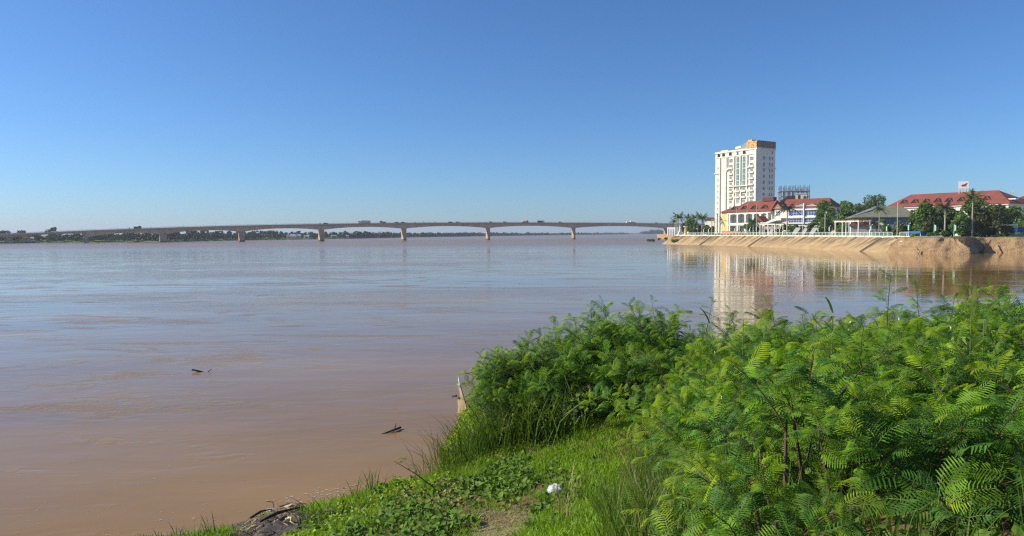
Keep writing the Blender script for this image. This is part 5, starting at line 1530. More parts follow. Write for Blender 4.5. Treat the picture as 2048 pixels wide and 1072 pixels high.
# ================================================================== NEAR BANK PLANTS
def scatter(x0, x1, y0, y1, n, seed):
    rg = np.random.default_rng(seed)
    X = rg.uniform(x0, x1, n); Y = rg.uniform(y0, y1, n)
    Z = bank_z(X, Y)
    return X, Y, Z
def blades(name, X, Y, Z, hmin, hmax, w, lean, seed, mat, bend=0.55, wind=(0.0,0.0)):
    """curved tapering blades as one mesh"""
    rg = np.random.default_rng(seed); n = len(X)
    h = rg.uniform(hmin, hmax, n); a = rg.uniform(0, 2*PI, n)
    L = lean*h*rg.uniform(0.2,1.2,n)
    dx = np.cos(a)*L+wind[0]*h; dy = np.sin(a)*L+wind[1]*h
    sx = -np.sin(a); sy = np.cos(a)
    # let the flat of the blade turn freely
    b = rg.uniform(0, 2*PI, n); sx, sy = np.cos(b), np.sin(b)
    P = np.stack([X, Y, Z-0.02], 1)
    V = []
    for u, ww in ((0,1.0),(0.45,0.85),(0.8,0.5)):
        c = P+np.stack([dx*u**1.8, dy*u**1.8, h*(u-bend*0.5*u*u*np.minimum(1,L/h))], 1)
        o = np.stack([sx, sy, 0*sx], 1)*(w*ww*0.5*rg.uniform(0.7,1.3,n))[:,None]
        V += [c-o, c+o]
    tip = P+np.stack([dx, dy, h*(1-bend*0.6*np.minimum(1,L/h))], 1)
    V.append(tip)
    V = np.stack(V, 1).reshape(-1,3)
    o = (np.arange(n)*7)[:,None]
    F = np.concatenate([o+np.array([[0,1,3,2]]), o+np.array([[2,3,5,4]]), o+np.array([[4,5,6,6]])], 0)
    # triangles for the tips
    tri = np.concatenate([o+np.array([[0,1,3]]), o+np.array([[0,3,2]]), o+np.array([[2,3,5]]), o+np.array([[2,5,4]]), o+np.array([[4,5,6]])], 0)
    return np_mesh(name, V, tri, mat)
def leaves(name, X, Y, Z, s0, s1, lift, seed, mat, flat=0.35):
    """small heart-like folded leaves held above the ground"""
    rg = np.random.default_rng(seed); n = len(X)
    s = rg.uniform(s0, s1, n)[:,None]
    P = np.stack([X, Y, Z+rg.uniform(0.2,1,n)*lift], 1)
    nn = rg.normal(size=(n,3))*flat+np.array([-0.1,-0.15,1.0]); nn /= np.linalg.norm(nn,axis=1)[:,None]
    u = np.cross(nn, rg.normal(size=(n,3))); u /= np.linalg.norm(u,axis=1)[:,None]
    v = np.cross(nn, u)
    V = np.stack([P-u*s*0.5, P-u*s*0.42+v*s*0.4+nn*s*0.14, P+u*s*0.1+v*s*0.45+nn*s*0.12, P+u*s*0.62-nn*s*0.05, P+u*s*0.1-v*s*0.45+nn*s*0.12, P-u*s*0.42-v*s*0.4+nn*s*0.14], 1).reshape(-1,3)
    o = (np.arange(n)*6)[:,None]
    F = np.concatenate([o+np.array([[0,3,2,1]]), o+np.array([[0,5,4,3]])], 0)
    return np_mesh(name, V, F, mat)

def keep_in(X, Y, Z, poly, extra=None):
    px, py = proj_np(np.stack([X,Y,Z],1))
    return in_poly(px, py, poly)
land = lambda X, Y: shore_dist(X, Y)

# zones of ground cover, by where they lie on the bank
SAND = [(930,1085),(950,1040),(1000,1028),(1060,1038),(1075,1060),(1030,1090)]
MATZ = [(560,1100),(600,1050),(660,1020),(740,985),(830,955),(890,930),(930,945),(900,975),(820,1000),(730,1030),(660,1062),(640,1110)]
LAWN = [(930,935),(960,890),(1060,868),(1200,880),(1290,900),(1330,960),(1250,1010),(1120,985),(1010,960)]
LAWN2 = [(1040,1120),(1060,1050),(1130,1015),(1260,1000),(1420,960),(1540,1010),(1600,1130)]
VINEZ = [(640,1120),(700,1060),(800,1010),(880,975),(960,955),(1090,985),(1130,1015),(1060,1040),(990,1020),(930,1050),(900,1120)]
VINEB = [(930,990),(985,915),(1090,925),(1150,975),(1110,1035),(1010,1030)]
DRYZ = [(790,1000),(880,972),(950,985),(960,1010),(870,1030),(800,1030)]
MUD = [(440,1075),(490,1040),(560,1012),(620,1022),(590,1060),(540,1110),(430,1110)]

def in_poly_w(px, py, poly):
    return in_poly(px+fbm(px,py,91,3,1/45)*80, py+fbm(px,py,92,3,1/45)*50, poly)
# lawn grass
X, Y, Z = scatter(-9, 7.5, 6, 22, 290000, 1)
px, py = proj_np(np.stack([X,Y,Z],1)); d = land(X, Y)
nz = fbm(X, Y, 31, 3, 0.9)
dens = np.zeros(len(X))
dens[in_poly_w(px,py,LAWN)] = 0.9
dens[in_poly_w(px,py,LAWN2)] = 0.75
dens[in_poly_w(px,py,VINEZ) | in_poly_w(px,py,VINEB)] = 0.10
dens[in_poly_w(px,py,MATZ)] = 0.12
out = ~(in_poly_w(px,py,LAWN)|in_poly_w(px,py,LAWN2)|in_poly_w(px,py,VINEZ)|in_poly_w(px,py,MATZ)|in_poly_w(px,py,SAND)|in_poly_w(px,py,MUD))
dens[out & (d>0.5)] = 0.6
dens[in_poly_w(px,py,SAND)] = 0.01
dens[d<0.35] = 0
dens = dens*np.clip(0.95+nz*1.0, 0.25, 1)
k = np.random.default_rng(2).random(len(X)) < dens
stuff(put('short_grass', blades('short_grass', X[k],Y[k],Z[k],0.08,0.22,0.017,0.75,3,M['grass'])), 'short bright green grass on the near bank', 'grass')
# longer mixed grass and straw right of the lawn
MIX = [(1180,1120),(1240,1000),(1290,925),(1380,900),(1480,960),(1560,1030),(1640,1130)]
X, Y, Z = scatter(-2, 10, 5, 22, 80000, 4)
px, py = proj_np(np.stack([X,Y,Z],1)); k = in_poly_w(px,py,MIX)
stuff(put('long_grass', blades('long_grass', X[k],Y[k],Z[k],0.22,0.6,0.010,0.5,5,M['tall_grass'])), 'longer mixed grass between lawn and thicket', 'grass')
kk = np.nonzero(k)[0][::9]
stuff(put('straw', blades('straw', X[kk],Y[kk],Z[kk],0.3,0.75,0.008,0.7,6,M['straw'])), 'dry straw stalks among the longer grass', 'grass')
# low bright mat plants along the shore
X, Y, Z = scatter(-14, 2, 10, 24, 110000, 7)
px, py = proj_np(np.stack([X,Y,Z],1)); d = land(X,Y)
k = in_poly_w(px,py,MATZ) | ((d>0.15)&(d<0.8)&(px>880)&(px<960))
nz = fbm(X,Y,12,3,1.3); k &= (np.random.default_rng(8).random(len(X)) < np.clip(0.75+nz*1.1,0.1,1))
stuff(put('mat_plants', leaves('mat_plants', X[k],Y[k],Z[k],0.035,0.075,0.12,9,M['mat_plant'],0.6)), 'bright yellow-green mat of low plants along the water edge', 'ground cover')
# vine leaves
X, Y, Z = scatter(-8, 6, 9, 22, 120000, 10)
px, py = proj_np(np.stack([X,Y,Z],1)); d = land(X,Y)
nz = fbm(X,Y,14,3,1.1)
pr = np.where(in_poly_w(px,py,VINEZ), 0.75, 0)+np.where(in_poly_w(px,py,VINEB), 0.5, 0)+np.where(in_poly_w(px,py,MATZ), 0.06, 0)+np.where(in_poly_w(px,py,LAWN)|in_poly_w(px,py,LAWN2), 0.04, 0)
pr = pr*np.clip(0.6+nz*1.5,0.03,1.2); pr[in_poly_w(px,py,SAND)] *= 0.15
r_ = np.random.default_rng(12).random(len(X))
dry = in_poly_w(px,py,DRYZ)
k = (r_ < pr) & ~(dry & (r_ < pr*0.5))
stuff(put('vine_leaves', leaves('vine_leaves', X[k],Y[k],Z[k],0.045,0.105,0.16,13,M['vine'],0.6)), 'creeping vine with rounded leaves covering the bank', 'ground cover')
k = (r_ < pr*0.6) & dry
stuff(put('dry_vine_leaves', leaves('dry_vine_leaves', X[k],Y[k],Z[k],0.05,0.10,0.13,15,M['vine_dry'],0.6)), 'yellowing patch of vine leaves', 'ground cover')
# litter of straw on the bare soil
X, Y, Z = scatter(-5, 4, 9, 16, 26000, 16)
px, py = proj_np(np.stack([X,Y,Z],1)); k = in_poly_w(px,py,[(900,1120),(930,1030),(1000,1010),(1090,1030),(1110,1120)])
rg = np.random.default_rng(17); n = k.sum()
a = rg.uniform(0,PI,n); l = rg.uniform(0.02,0.09,n); P = np.stack([X[k],Y[k],Z[k]+0.012],1)
dv = np.stack([np.cos(a),np.sin(a),rg.normal(0,0.25,n)],1)*l[:,None]; sv = np.stack([-np.sin(a),np.cos(a),0*a],1)*0.005
V = np.stack([P-dv-sv,P+dv-sv,P+dv+sv,P-dv+sv],1).reshape(-1,3)
stuff(put('soil_litter', np_mesh('soil_litter', V, np.arange(n*4).reshape(n,4), M['straw'])), 'straw litter on a patch of bare soil', 'litter')

# undergrowth under the thicket
X, Y, Z = scatter(-1, 22, 2.5, 22, 90000, 60)
px, py = proj_np(np.stack([X,Y,Z],1))
lim = np.interp(py, [700,800,860,900,1000,1072,1300,1700,2600], [960,1000,1310,1400,1480,1530,1570,1620,1680])
k = (px > lim) & (px < 2400) & (land(X,Y) > 0.4) & (np.random.default_rng(61).random(len(X)) < np.clip(1.2-Y/24,0.3,1))
kk = np.nonzero(k)[0]
stuff(put('undergrowth_leaves', leaves('undergrowth_leaves', X[kk[::2]],Y[kk[::2]],Z[kk[::2]],0.04,0.09,0.35,62,M['vine'],0.7)), 'dark leafy undergrowth beneath the thicket', 'undergrowth')
kk = kk[1::2]
stuff(put('undergrowth_grass', blades('undergrowth_grass', X[kk],Y[kk],Z[kk],0.25,0.7,0.010,0.5,63,M['tall_grass'])), 'long grass growing up between the shrubs', 'grass')

# ---- tufts of taller grass: things of their own
def tuft(px, py, n, h0, h1, w, lean, label, mat='tall_grass', wind=(0,0), r=0.25, name='grass_tuft', cat='grass', group=None):
    q = hit(px, py)
    rg = np.random.default_rng(int(px*7+py))
    X = rg.normal(0, r, n); Y = rg.normal(0, r, n)
    Z = bank_z(X+q.x, Y+q.y)-q.z
    t = thing(name, label, cat, q, 0, group)
    m1 = blades('blades', X, Y, Z, h0, h1, w, lean, int(px+py), M[mat], 0.8, wind)
    o = put('blades', m1, t); o['kind'] = 'stuff'
    # few singled-out long blades
    for i in range(6):
        x, y = rg.normal(0, r*0.6, 2); hh = h1*rg.uniform(0.9,1.25); a = rg.uniform(0,2*PI)
        ll = lean*hh*rg.uniform(0.5,1.2); ex, ey = math.cos(a)*ll+wind[0]*hh, math.sin(a)*ll+wind[1]*hh
        mbq = MB(); pts = [(x+ex*u**1.7, y+ey*u**1.7, hh*(u-0.32*u*u)) for u in (0,0.25,0.5,0.75,1)]
        V = []; 
        for j, p_ in enumerate(pts):
            ww = w*(1.1,1.2,1.0,0.7,0.05)[j]; V += [(p_[0]-ey/ll*ww*0.5 if ll else p_[0], p_[1]+ex/ll*ww*0.5 if ll else p_[1], p_[2]), (p_[0]+ey/ll*ww*0.5 if ll else p_[0], p_[1]-ex/ll*ww*0.5 if ll else p_[1], p_[2])]
        mbq.add(V, [(2*j,2*j+1,2*j+3,2*j+2) for j in range(4)]).build('blade', M[mat], t)
    return t
tuft(1040,880,110,1.3,2.1,0.04,0.8,'tall arching cane grass in front of the feathery bush',r=0.5,name='cane_grass')
tuft(1105,875,110,1.3,2.0,0.04,0.8,'second tall cane grass clump right beside the arching one',r=0.5,name='cane_grass')
tuft(1000,890,90,0.9,1.5,0.035,0.8,'cane grass clump at the left foot of the feathery bush',r=0.45,name='cane_grass')
tuft(950,905,150,0.7,1.35,0.012,0.55,'fine dark grass leaning out over the water',wind=(-0.35,0.0),r=0.4,name='leaning_grass')
tuft(915,925,140,0.6,1.15,0.012,0.6,'fine grass fringe at the water below the leaning grass',wind=(-0.35,0.0),r=0.4,name='leaning_grass')
tuft(975,890,140,0.7,1.2,0.012,0.5,'fine grass between the leaning grass and the canes',wind=(-0.2,0.0),r=0.45,name='leaning_grass')
tuft(885,945,90,0.4,0.8,0.010,0.6,'wispy grass tuft beside the bare twig',wind=(-0.2,0),r=0.3)
tuft(938,965,160,0.2,0.45,0.012,0.6,'dense rounded grass tuft among the vine leaves',mat='grass',r=0.25)
tuft(745,985,30,0.35,0.7,0.016,0.6,'sparse grass with drooping blades at the shore',r=0.22)
tuft(715,1000,24,0.3,0.55,0.014,0.7,'sparse grass clump just left of the drooping one',r=0.2)
tuft(640,1040,26,0.3,0.5,0.018,0.8,'arching grass clump above the mud',wind=(-0.2,0),r=0.25)
tuft(610,1046,18,0.25,0.45,0.016,0.8,'small arching grass at the edge of the mud',wind=(-0.3,0),r=0.2)
tuft(462,1072,70,0.15,0.28,0.014,0.3,'short upright grass clump left of the mud',mat='grass',r=0.2)
tuft(415,1078,20,0.25,0.55,0.016,0.5,'grass with one tall blade at the bottom shore',r=0.15)
tuft(350,1080,24,0.15,0.3,0.014,0.8,'small ragged grass at the lower end of the shore',r=0.25)
tuft(300,1082,16,0.12,0.25,0.014,0.8,'last sparse grass along the shore',r=0.25)
tuft(1130,1050,14,0.7,1.1,0.010,0.35,'few pale long stalks leaning beside the plastic bag',mat='straw',r=0.06,name='pale_stalks')
tuft(1180,985,120,0.25,0.5,0.012,0.5,'lush grass tuft right of the plastic bag',mat='grass',r=0.35)

# ---- feathery shrubs: branches with fern-like leaves
def frond_mesh(seed, L=0.36, pairs=10, mats=('frond','stem_green'), detail=False):
    rg = np.random.default_rng(seed)
    mb = MB(); n = pairs
    sag = rg.uniform(0.25,0.75)
    def rp(u): return Vector((L*u*(1-0.15*sag*u), 0.02*math.sin(u*5+seed), L*(0.28*u-0.62*sag*u*u)))
    V = []
    for i in range(5):
        p = rp(i/4); V += [tuple(p+Vector((0,-0.0032,0))), tuple(p+Vector((0,0.0032,0)))]
    mb.add(V, [(2*i,2*i+2,2*i+3,2*i+1) for i in range(4)], 1)
    for i in range(n):
        u = 0.16+0.84*(i+0.5)/n
        p = rp(u); t = (rp(min(1,u+0.05))-rp(u-0.05)).normalized()
        pl = L*0.36*math.sin(PI*(0.20+0.70*(i+0.5)/n))*rg.uniform(0.85,1.1)
        for sd in (-1,1):
            side = Vector((0,sd,0)); ax = (side*0.86+t*0.5+Vector((0,0,rg.uniform(-0.05,0.12)))).normalized()
            wv = ax.cross(Vector((0,0,1))).normalized()*(L*0.0165)
            dn = Vector((0,0,-1))
            a0 = p; a1 = p+ax*pl*0.5+dn*pl*0.05; a2 = p+ax*pl*0.95+dn*pl*rg.uniform(0.18,0.42)
            tw = Vector((0,0,1))*(L*0.006)
            mb.add([a0-wv*0.4,a0+wv*0.4,a1+wv+tw,a1-wv-tw,a2+wv*0.5,a2-wv*0.5], [(0,1,2,3),(3,2,4,5)], 0)
    return mb.v, mb.f, mb.m
FR = [frond_mesh(s, 0.36, 11) for s in range(7)]
FRN = [frond_mesh(s+40, pairs=13) for s in range(6)]
def add_frond(mb, fr, M4, m0, m1):
    o = len(mb.v)
    mb.v.extend([tuple(M4 @ Vector(p)) for p in fr[0]])
    for f, m in zip(fr[1], fr[2]):
        mb.f.append(tuple(i+o for i in f)); mb.m.append(m1 if m else m0)
def stem_curve(rg, L, bendx):
    return lambda u: Vector((bendx*L*u*u, 0.05*math.sin(u*4+bendx*9)*L, L*(u-0.22*abs(bendx)*u*u)))
BM = ['frond','frond_young','frond_dry','stem_green','stem_brown']
def branch_mesh(seed, L=1.15, nf=15, spread=1.0, sprig=False, lib=None, leaf_objects=False):
    rg = np.random.default_rng(seed); rnd = random.Random(seed)
    mb = MB(); c = stem_curve(rg, L, rg.uniform(0.15,0.55) if not sprig else rg.uniform(-0.15,0.25))
    mb.tube([c(0),c(0.35),c(0.7),c(1)], [0.012,0.009,0.006,0.003], 5, 4)
    lf = []
    for i in range(nf):
        u = (0.15 if not sprig else 0.35)+(0.85 if not sprig else 0.65)*(i+0.6)/nf
        p = c(min(1,u)); az = i*2.399+rnd.uniform(-0.5,0.5)
        pitch = rnd.uniform(-0.25,0.6)+0.6*u*u
        s = (1.45-0.6*u*u)*rnd.uniform(0.7,1.25)*(0.8 if sprig else 1)
        m4 = Matrix.Translation(p) @ Matrix.Rotation(az,4,'Z') @ Matrix.Rotation(-pitch,4,'Y') @ Matrix.Rotation(rnd.uniform(-0.5,0.5),4,'X') @ Matrix.Scale(s,4)
        young = u > 0.72 and rnd.random() < 0.5
        lf.append((m4, young))
        if not leaf_objects:
            add_frond(mb, FR[rnd.randrange(len(FR))], m4, 1 if young else (2 if rnd.random() < 0.005 else (6 if rnd.random() < 0.08+0.55*u else 0)), 3)
    if sprig:
        for i in range(4):
            p = c(0.72+0.09*i)+Vector((rnd.uniform(-0.05,0.05),rnd.uniform(-0.05,0.05),0.02)); r = 0.009
            mb.add([p+Vector(v)*r for v in ((1,0,0),(-1,0,0),(0,1,0),(0,-1,0),(0,0,1),(0,0,-1))], [(0,2,4),(2,1,4),(1,3,4),(3,0,4),(2,0,5),(1,2,5),(3,1,5),(0,3,5)], 5)
    return mb, lf
mats_b = [M[m] for m in BM]+[M['flower'], M['frond_mid']]
BR = [branch_mesh(s)[0].mesh('branch', mats_b) for s in range(9)]
SPR = [branch_mesh(s+60, 1.25, 10, sprig=True)[0].mesh('sprig', mats_b) for s in range(4)]
LFM = []
for m_ in ('frond','frond_mid','frond_young'):
    row = []
    for fr in FRN:
        mb = MB(); mb.v, mb.f, mb.m = list(fr[0]), list(fr[1]), list(fr[2])
        row.append(mb.mesh('leaf', [M[m_], M['stem_green']]))
    LFM.append(row)
BRL = []
for s in range(5):
    mb, lf = branch_mesh(s+20, 1.1, 12, leaf_objects=True)
    BRL.append((mb.mesh('branch', mats_b), lf))
FLM = MB().tube([(0,0,-0.012),(0,0,-0.006),(0,0,0.006),(0,0,0.012)],[0.003,0.007,0.007,0.003],8).mesh('flower', M['flower'])
STM = MB().tube([(0,0,-0.2),(0.03,0,0.4),(0.0,0.03,0.85)],[0.02,0.016,0.010],6).mesh('stem', M['stem_brown'])
TOPX = [600,930,960,1000,1080,1150,1210,1300,1340,1420,1500,1600,1700,1760,1800,1860,1950,2048,2300]
TOPY = [760,735,715,690,660,652,618,612,630,634,640,646,652,650,642,636,642,650,652]
def top_y(px): return float(np.interp(px, TOPX, TOPY))
SHRUB_N = [0]
def shrub(x, y, fill=1.0, nb=13, near=False, label=None, group=None, tall=None, flowers=0, sc_b=1.0, zmax=None):
    zg = bz(x, y)
    pp = proj((x, y, zg+1.2)) or (1700, 900)
    zt = zat(pp[0], top_y(pp[0]), y) if y > 3 else zg+1.6
    h = max(0.7, (zt-zg)*fill)
    if zmax: h = min(h, zmax)
    if tall: h = tall
    t = thing('feathery_shrub', label, 'shrub', (x, y, zg), random.uniform(0, 6), group)
    s_st = h/1.6
    for i in range(3):
        put('stem', STM, t, (random.uniform(-0.15,0.15),random.uniform(-0.15,0.15),0), (random.uniform(-0.25,0.25),random.uniform(-0.25,0.25),i*2.1), (1,1,max(0.6,s_st)))
    for i in range(nb):
        u = (i+random.random())/nb
        tilt = 0.12+0.85*u+random.uniform(-0.12,0.2)
        s = sc_b*random.uniform(0.62,1.0)
        if i == 0: tilt *= 0.4
        ztop = h*(1.0-0.72*u*random.uniform(0.5,1.0)) if i else h
        zb = max(0.02, ztop-1.02*s*math.cos(tilt*0.8))
        az = i*2.399+random.uniform(-0.4,0.4)
        r = (0.06+0.34*u)*sc_b
        loc = (math.cos(az)*r, math.sin(az)*r, zb)
        rot = Euler((0, tilt*0.8, az), 'XYZ')
        if near:
            me, lf = BRL[random.randrange(len(BRL))]
            b = put('branch', me, t, loc, rot, s)
            for m4, young in lf:
                row = LFM[2] if young else LFM[random.randrange(2)]
                l = put('leaf', row[random.randrange(len(row))], b)
                l.matrix_local = m4
        else:
            put('branch', BR[random.randrange(len(BR))], t, loc, rot, s)
    for i in range(flowers):
        a = random.uniform(0,6.28); r = random.uniform(0,0.5)
        put('flower', FLM, t, (math.cos(a)*r, math.sin(a)*r, h*random.uniform(0.75,1.02)), None, random.uniform(0.8,1.5))
    SHRUB_N[0] += 1
    return t

# thicket: rows of shrubs, spaced unevenly
placed = []
def try_place(x, y, dmin):
    for a, b in placed:
        if (a-x)**2+(b-y)**2 < dmin*dmin: return False
    placed.append((x, y)); return True
rs = random.Random(5)
G_FAR = 'feathery shrubs of the thicket on the near bank'
# left, rounded bush at the water (its own labels)
for (px, py, fill, sc, lb) in ((995,870,0.95,1.1,'feathery shrub at the water end of the thicket, thin and open'),
                           (1050,850,0.95,1.45,'feathery shrub behind the arching cane grass'),
                           (1125,845,1.0,1.5,'full feathery shrub right of the cane grass'),
                           (1205,840,1.0,1.55,'tall feathery shrub above the dark hollow'),
                           (1290,835,1.0,1.5,'tallest rounded feathery shrub right of the dark hollow')):
    q = hit(px, py); placed.append((q.x, q.y))
    shrub(q.x, q.y, fill, 30, False, lb, G_FAR, flowers=2, sc_b=sc*0.82)
for px, py, f_ in ((1015,838,0.75),(1075,828,0.8),(1140,822,0.85),(1205,818,0.85),(1265,815,0.85),(1330,815,0.9)):
    q = hit(px, py); placed.append((q.x, q.y))
    shrub(q.x, q.y, f_, 24, False, 'feathery green shrub with fern-like leaves in the dense thicket', G_FAR, sc_b=1.2)
n_try = 0
near_n = 0
while n_try < 9000 and len(placed) < 135:
    n_try += 1
    y = rs.uniform(3.4, 21.5) if n_try > 2500 else rs.uniform(3.4, 8.5); x = rs.uniform(-1.0, 0.86*y+1.5)
    if shore_dist(np.array([x]), np.array([y]))[0] < 0.5: continue
    zg = bz(x, y); pp = proj((x, y, zg+0.3))
    if pp is None: continue
    bx, by = pp
    # keep the lawn and its edge clear
    lim = np.interp(by, [700,800,860,900,1000,1072,1300,1700,2600], [940,985,1300,1395,1470,1530,1590,1680,1760])
    if bx < lim or bx > 2330: continue
    dmin = 0.85 if y < 9 else (1.15 if y < 13 else 1.45)
    if y < 6.6 and any(((q_[0]-1815)/75)**2+((q_[1]-985)/105)**2 < 1 for q_ in (proj((x, y, zg+e_)) or (0,0) for e_ in (0.4,0.8,1.2))): continue
    pm = proj((x, y, zg+1.0))
    if pm and ((pm[0]-1745)/55)**2+((pm[1]-930)/95)**2 < 1 or pm and ((pm[0]-1270)/70)**2+((pm[1]-800)/70)**2 < 1: continue
    if not try_place(x, y, dmin): continue
    near = 4.6 < y < 8.0 and bx < 2150 and near_n < 6
    near_n += near
    f = rs.choice((rs.uniform(0.72,0.9), rs.uniform(0.9,1.06)))
    base_gap = bx-lim
    if base_gap < 130: f *= 0.62+0.38*base_gap/130
    shrub(x, y, f, 15 if near else (17 if y < 13 else 16), near, 'feathery shrub at the near edge of the thicket with large separate leaves' if near else 'feathery green shrub with fern-like leaves in the dense thicket', G_FAR, flowers=rs.choice((0,0,1,2)) if y > 6.5 else 0, sc_b=np.interp(y,[3.5,7,10,16,22],[0.62,0.82,0.95,1.15,1.3]))
# tall sprigs that stick out of the thicket
for px, py, Y, lb in ((1782,556,8.5,'tallest bare-stemmed sprig standing out above the thicket'),(1840,578,8.8,'thin flowering sprig right of the tallest one'),(1897,600,8.6,'short flowering sprig right of two thin sprigs'),(1960,582,8.2,'sprig with small leaves next to the tall grass blades'),(2005,590,8.4,'flowering sprig at the far end of the thicket top'),(1555,612,13,'leafy sprig standing before the tower reflection'),(1630,630,11,'small dark sprig left of the tall dotted sprigs'),(1418,600,17,'leafy sprig left of the tower reflection'),(1312,602,19,'feathery sprig on the tallest rounded shrub'),(1185,612,20,'thin sprig on top of the shrub over the hollow'),(1660,640,11,'upright dark sprig right of the small dark one'),(1473,625,15,'curled thin sprig in front of the tower reflection')):
    p = at(px, py, Y); zg = bz(p.x, p.y); L = p.z-zg
    t = thing('tall_sprig', lb, 'sprig', (p.x, p.y, zg), rs.uniform(0,6), 'sprigs sticking out of the thicket')
    l2 = max(0.6, min(1.1, L*0.45))
    MB().tube([(0,0,-0.1),(0.02,0,(L-l2)*0.5),(0,0,L-l2)],[0.016,0.013,0.011],6).build('stem', M['stem_brown'], t)
    put('leafy_tip', SPR[rs.randrange(4)], t, (0,0,L-l2), (rs.uniform(-0.12,0.12),rs.uniform(-0.12,0.12),rs.uniform(0,6)), l2/1.2)
    for i in range(2): put('side_branch', BR[rs.randrange(9)], t, (0,0,(L-l2)*rs.uniform(0.7,0.95)), (0,0.7,rs.uniform(0,6)), 0.55)
# dry brown clusters
dcm = None
for px, py, Y in ((1660,770,8.2),(1920,662,8.0),(1925,690,7.8),(1400,748,11.5),(1655,838,7.4)):
    p = at(px, py, Y)
    mb = MB(); rd = random.Random(px)
    for i in range(9):
        a = Vector((rd.uniform(-0.1,0.1),rd.uniform(-0.08,0.08),rd.uniform(-0.06,0.06))); d_ = Vector((rd.gauss(0,1),rd.gauss(0,1),rd.gauss(-0.5,0.6))).normalized()*0.08
        sd_ = d_.cross(Vector((0,0,1))).normalized()*0.012; mb.add([a-sd_,a+sd_,a+d_+sd_,a+d_-sd_],[(0,1,2,3)])
    o = mb.build('dry_pods', M['frond_dry'], None, loc=p)
    tag(o, {1660:'reddish brown pod cluster in the middle of the thicket',1920:'upper of two brown pod clusters below the tall grass blades',1925:'lower of two brown pod clusters below the tall grass blades',1400:'small brown pod cluster on the far part of the thicket',1655:'brown curled dry leaf over the dark gap in the thicket'}[px], 'seed pods')

# ---- reeds and canes standing in the thicket
def reed(px, py_b, py_t, Y, label, nblade=5, mat='tall_grass', stalk=True, Lb=0.5):
    b = at(px, py_b, Y); p = at(px, py_t, Y); zg = bz(b.x, b.y)
    t = thing('reed', label, 'reed', (b.x,b.y,zg), 0, 'reeds and canes growing in the thicket')
    h = p.z-zg; dx = p.x-b.x
    rd = random.Random(int(px+py_t))
    c = lambda u: Vector((dx*u, 0.03*math.sin(u*3), h*u))
    if stalk: MB().tube([c(0)-Vector((0,0,0.1)),c(0.5),c(0.93)],[0.009,0.007,0.004],6).build('stalk', M['stem_green' if mat != 'straw' else 'straw'], t)
    for i in range(nblade):
        u = 0.45+0.5*i/max(1,nblade-1); p0 = c(u); a = rd.uniform(0,6.28); L = Lb*rd.uniform(0.7,1.2)
        V = []; w = 0.028
        dirx, diry = math.cos(a), math.sin(a)
        for j, q in enumerate((0,0.25,0.5,0.75,1)):
            c_ = p0+Vector((dirx*L*0.55*q, diry*L*0.55*q, L*(0.95*q-0.55*q*q))); ww = w*(0.7,1,0.9,0.6,0.05)[j]*0.5
            V += [(c_.x-diry*ww,c_.y+dirx*ww,c_.z),(c_.x+diry*ww,c_.y-dirx*ww,c_.z)]
        MB().add(V,[(2*j,2*j+1,2*j+3,2*j+2) for j in range(4)]).build('blade', M[mat], t)
reed(1945,760,600,6.6,'reed with dark upright blades at the top of the thicket',6,'tall_grass')
reed(1970,780,620,6.4,'reed with pale stalk right beside the dark upright one',5,'tall_grass')
reed(1948,880,700,6.0,'pale green reed stalk lower in the thicket',3,'tall_grass')
reed(1893,850,690,5.8,'thin reed stalk left of the pale green one',3,'tall_grass')
reed(1785,1040,900,6.2,'left bent reed over the dark gap',4,'tall_grass')
reed(1800,1060,905,6.0,'upright reed in the group of pale canes',4,'tall_grass')
reed(1815,1060,930,5.9,'straw-coloured cane in the middle of the group',3,'straw')
reed(1832,1060,880,5.8,'tallest green cane of the group',5,'tall_grass')
reed(1845,1060,920,5.9,'straw-coloured cane at the end of the group',3,'straw')
reed(1778,1070,940,6.0,'short straw cane at the foot of the group',3,'straw')
reed(1500,960,850,9.0,'leaning grass stalk in the middle of the thicket',3,'tall_grass')
reed(1480,850,800,9.5,'thin grass stalk higher in the middle of the thicket',3,'tall_grass')
reed(1690,900,840,7.0,'grass stalk with wide blades by the dark gap',5,'tall_grass',Lb=0.4)
for i in range(14):
    px = rs.uniform(1380, 2040); Y = rs.uniform(6.0, 12.0); yt = top_y(px)+rs.uniform(-40, 150)*(12-Y)/6+rs.uniform(-25,20)
    reed(px, yt+220, yt, Y, 'thin grass stalk standing up among the feathery shrubs', rs.choice((3,4,5)), 'tall_grass', True, rs.uniform(0.3,0.5))
# broad-leaved climbers among the feathery shrubs
for px, py, Y, n, lb in ((1945,690,7.2,46,'broad heart-leaved climber below the tall grass blades'),(2010,720,6.8,34,'broad-leaved climber near the end of the thicket'),(1640,848,7.2,10,'single bright broad leaf spray above the dark gap'),(1170,800,17,40,'broad-leaved weed at the edge of the dark hollow'),(1540,905,8.5,26,'dull broad-leaved climber low in the thicket')):
    p = at(px, py, Y); rg = np.random.default_rng(px)
    t = thing('climber', lb, 'climber', p)
    me = leaves('leaf_spray', rg.normal(0,0.16,n), rg.normal(0,0.13,n), rg.normal(-0.1,0.13,n), 0.07, 0.15, 0.12, px, M['vine'], 0.7)
    o_ = put('leaf_spray', me, t); o_['kind'] = 'stuff'
    MB().tube([(0.05,0.1,bz(p.x,p.y)-p.z),(0,0.05,-0.4),(0,0,0.05)],[0.012,0.01,0.006],5).build('stem', M['stem_green'], t)
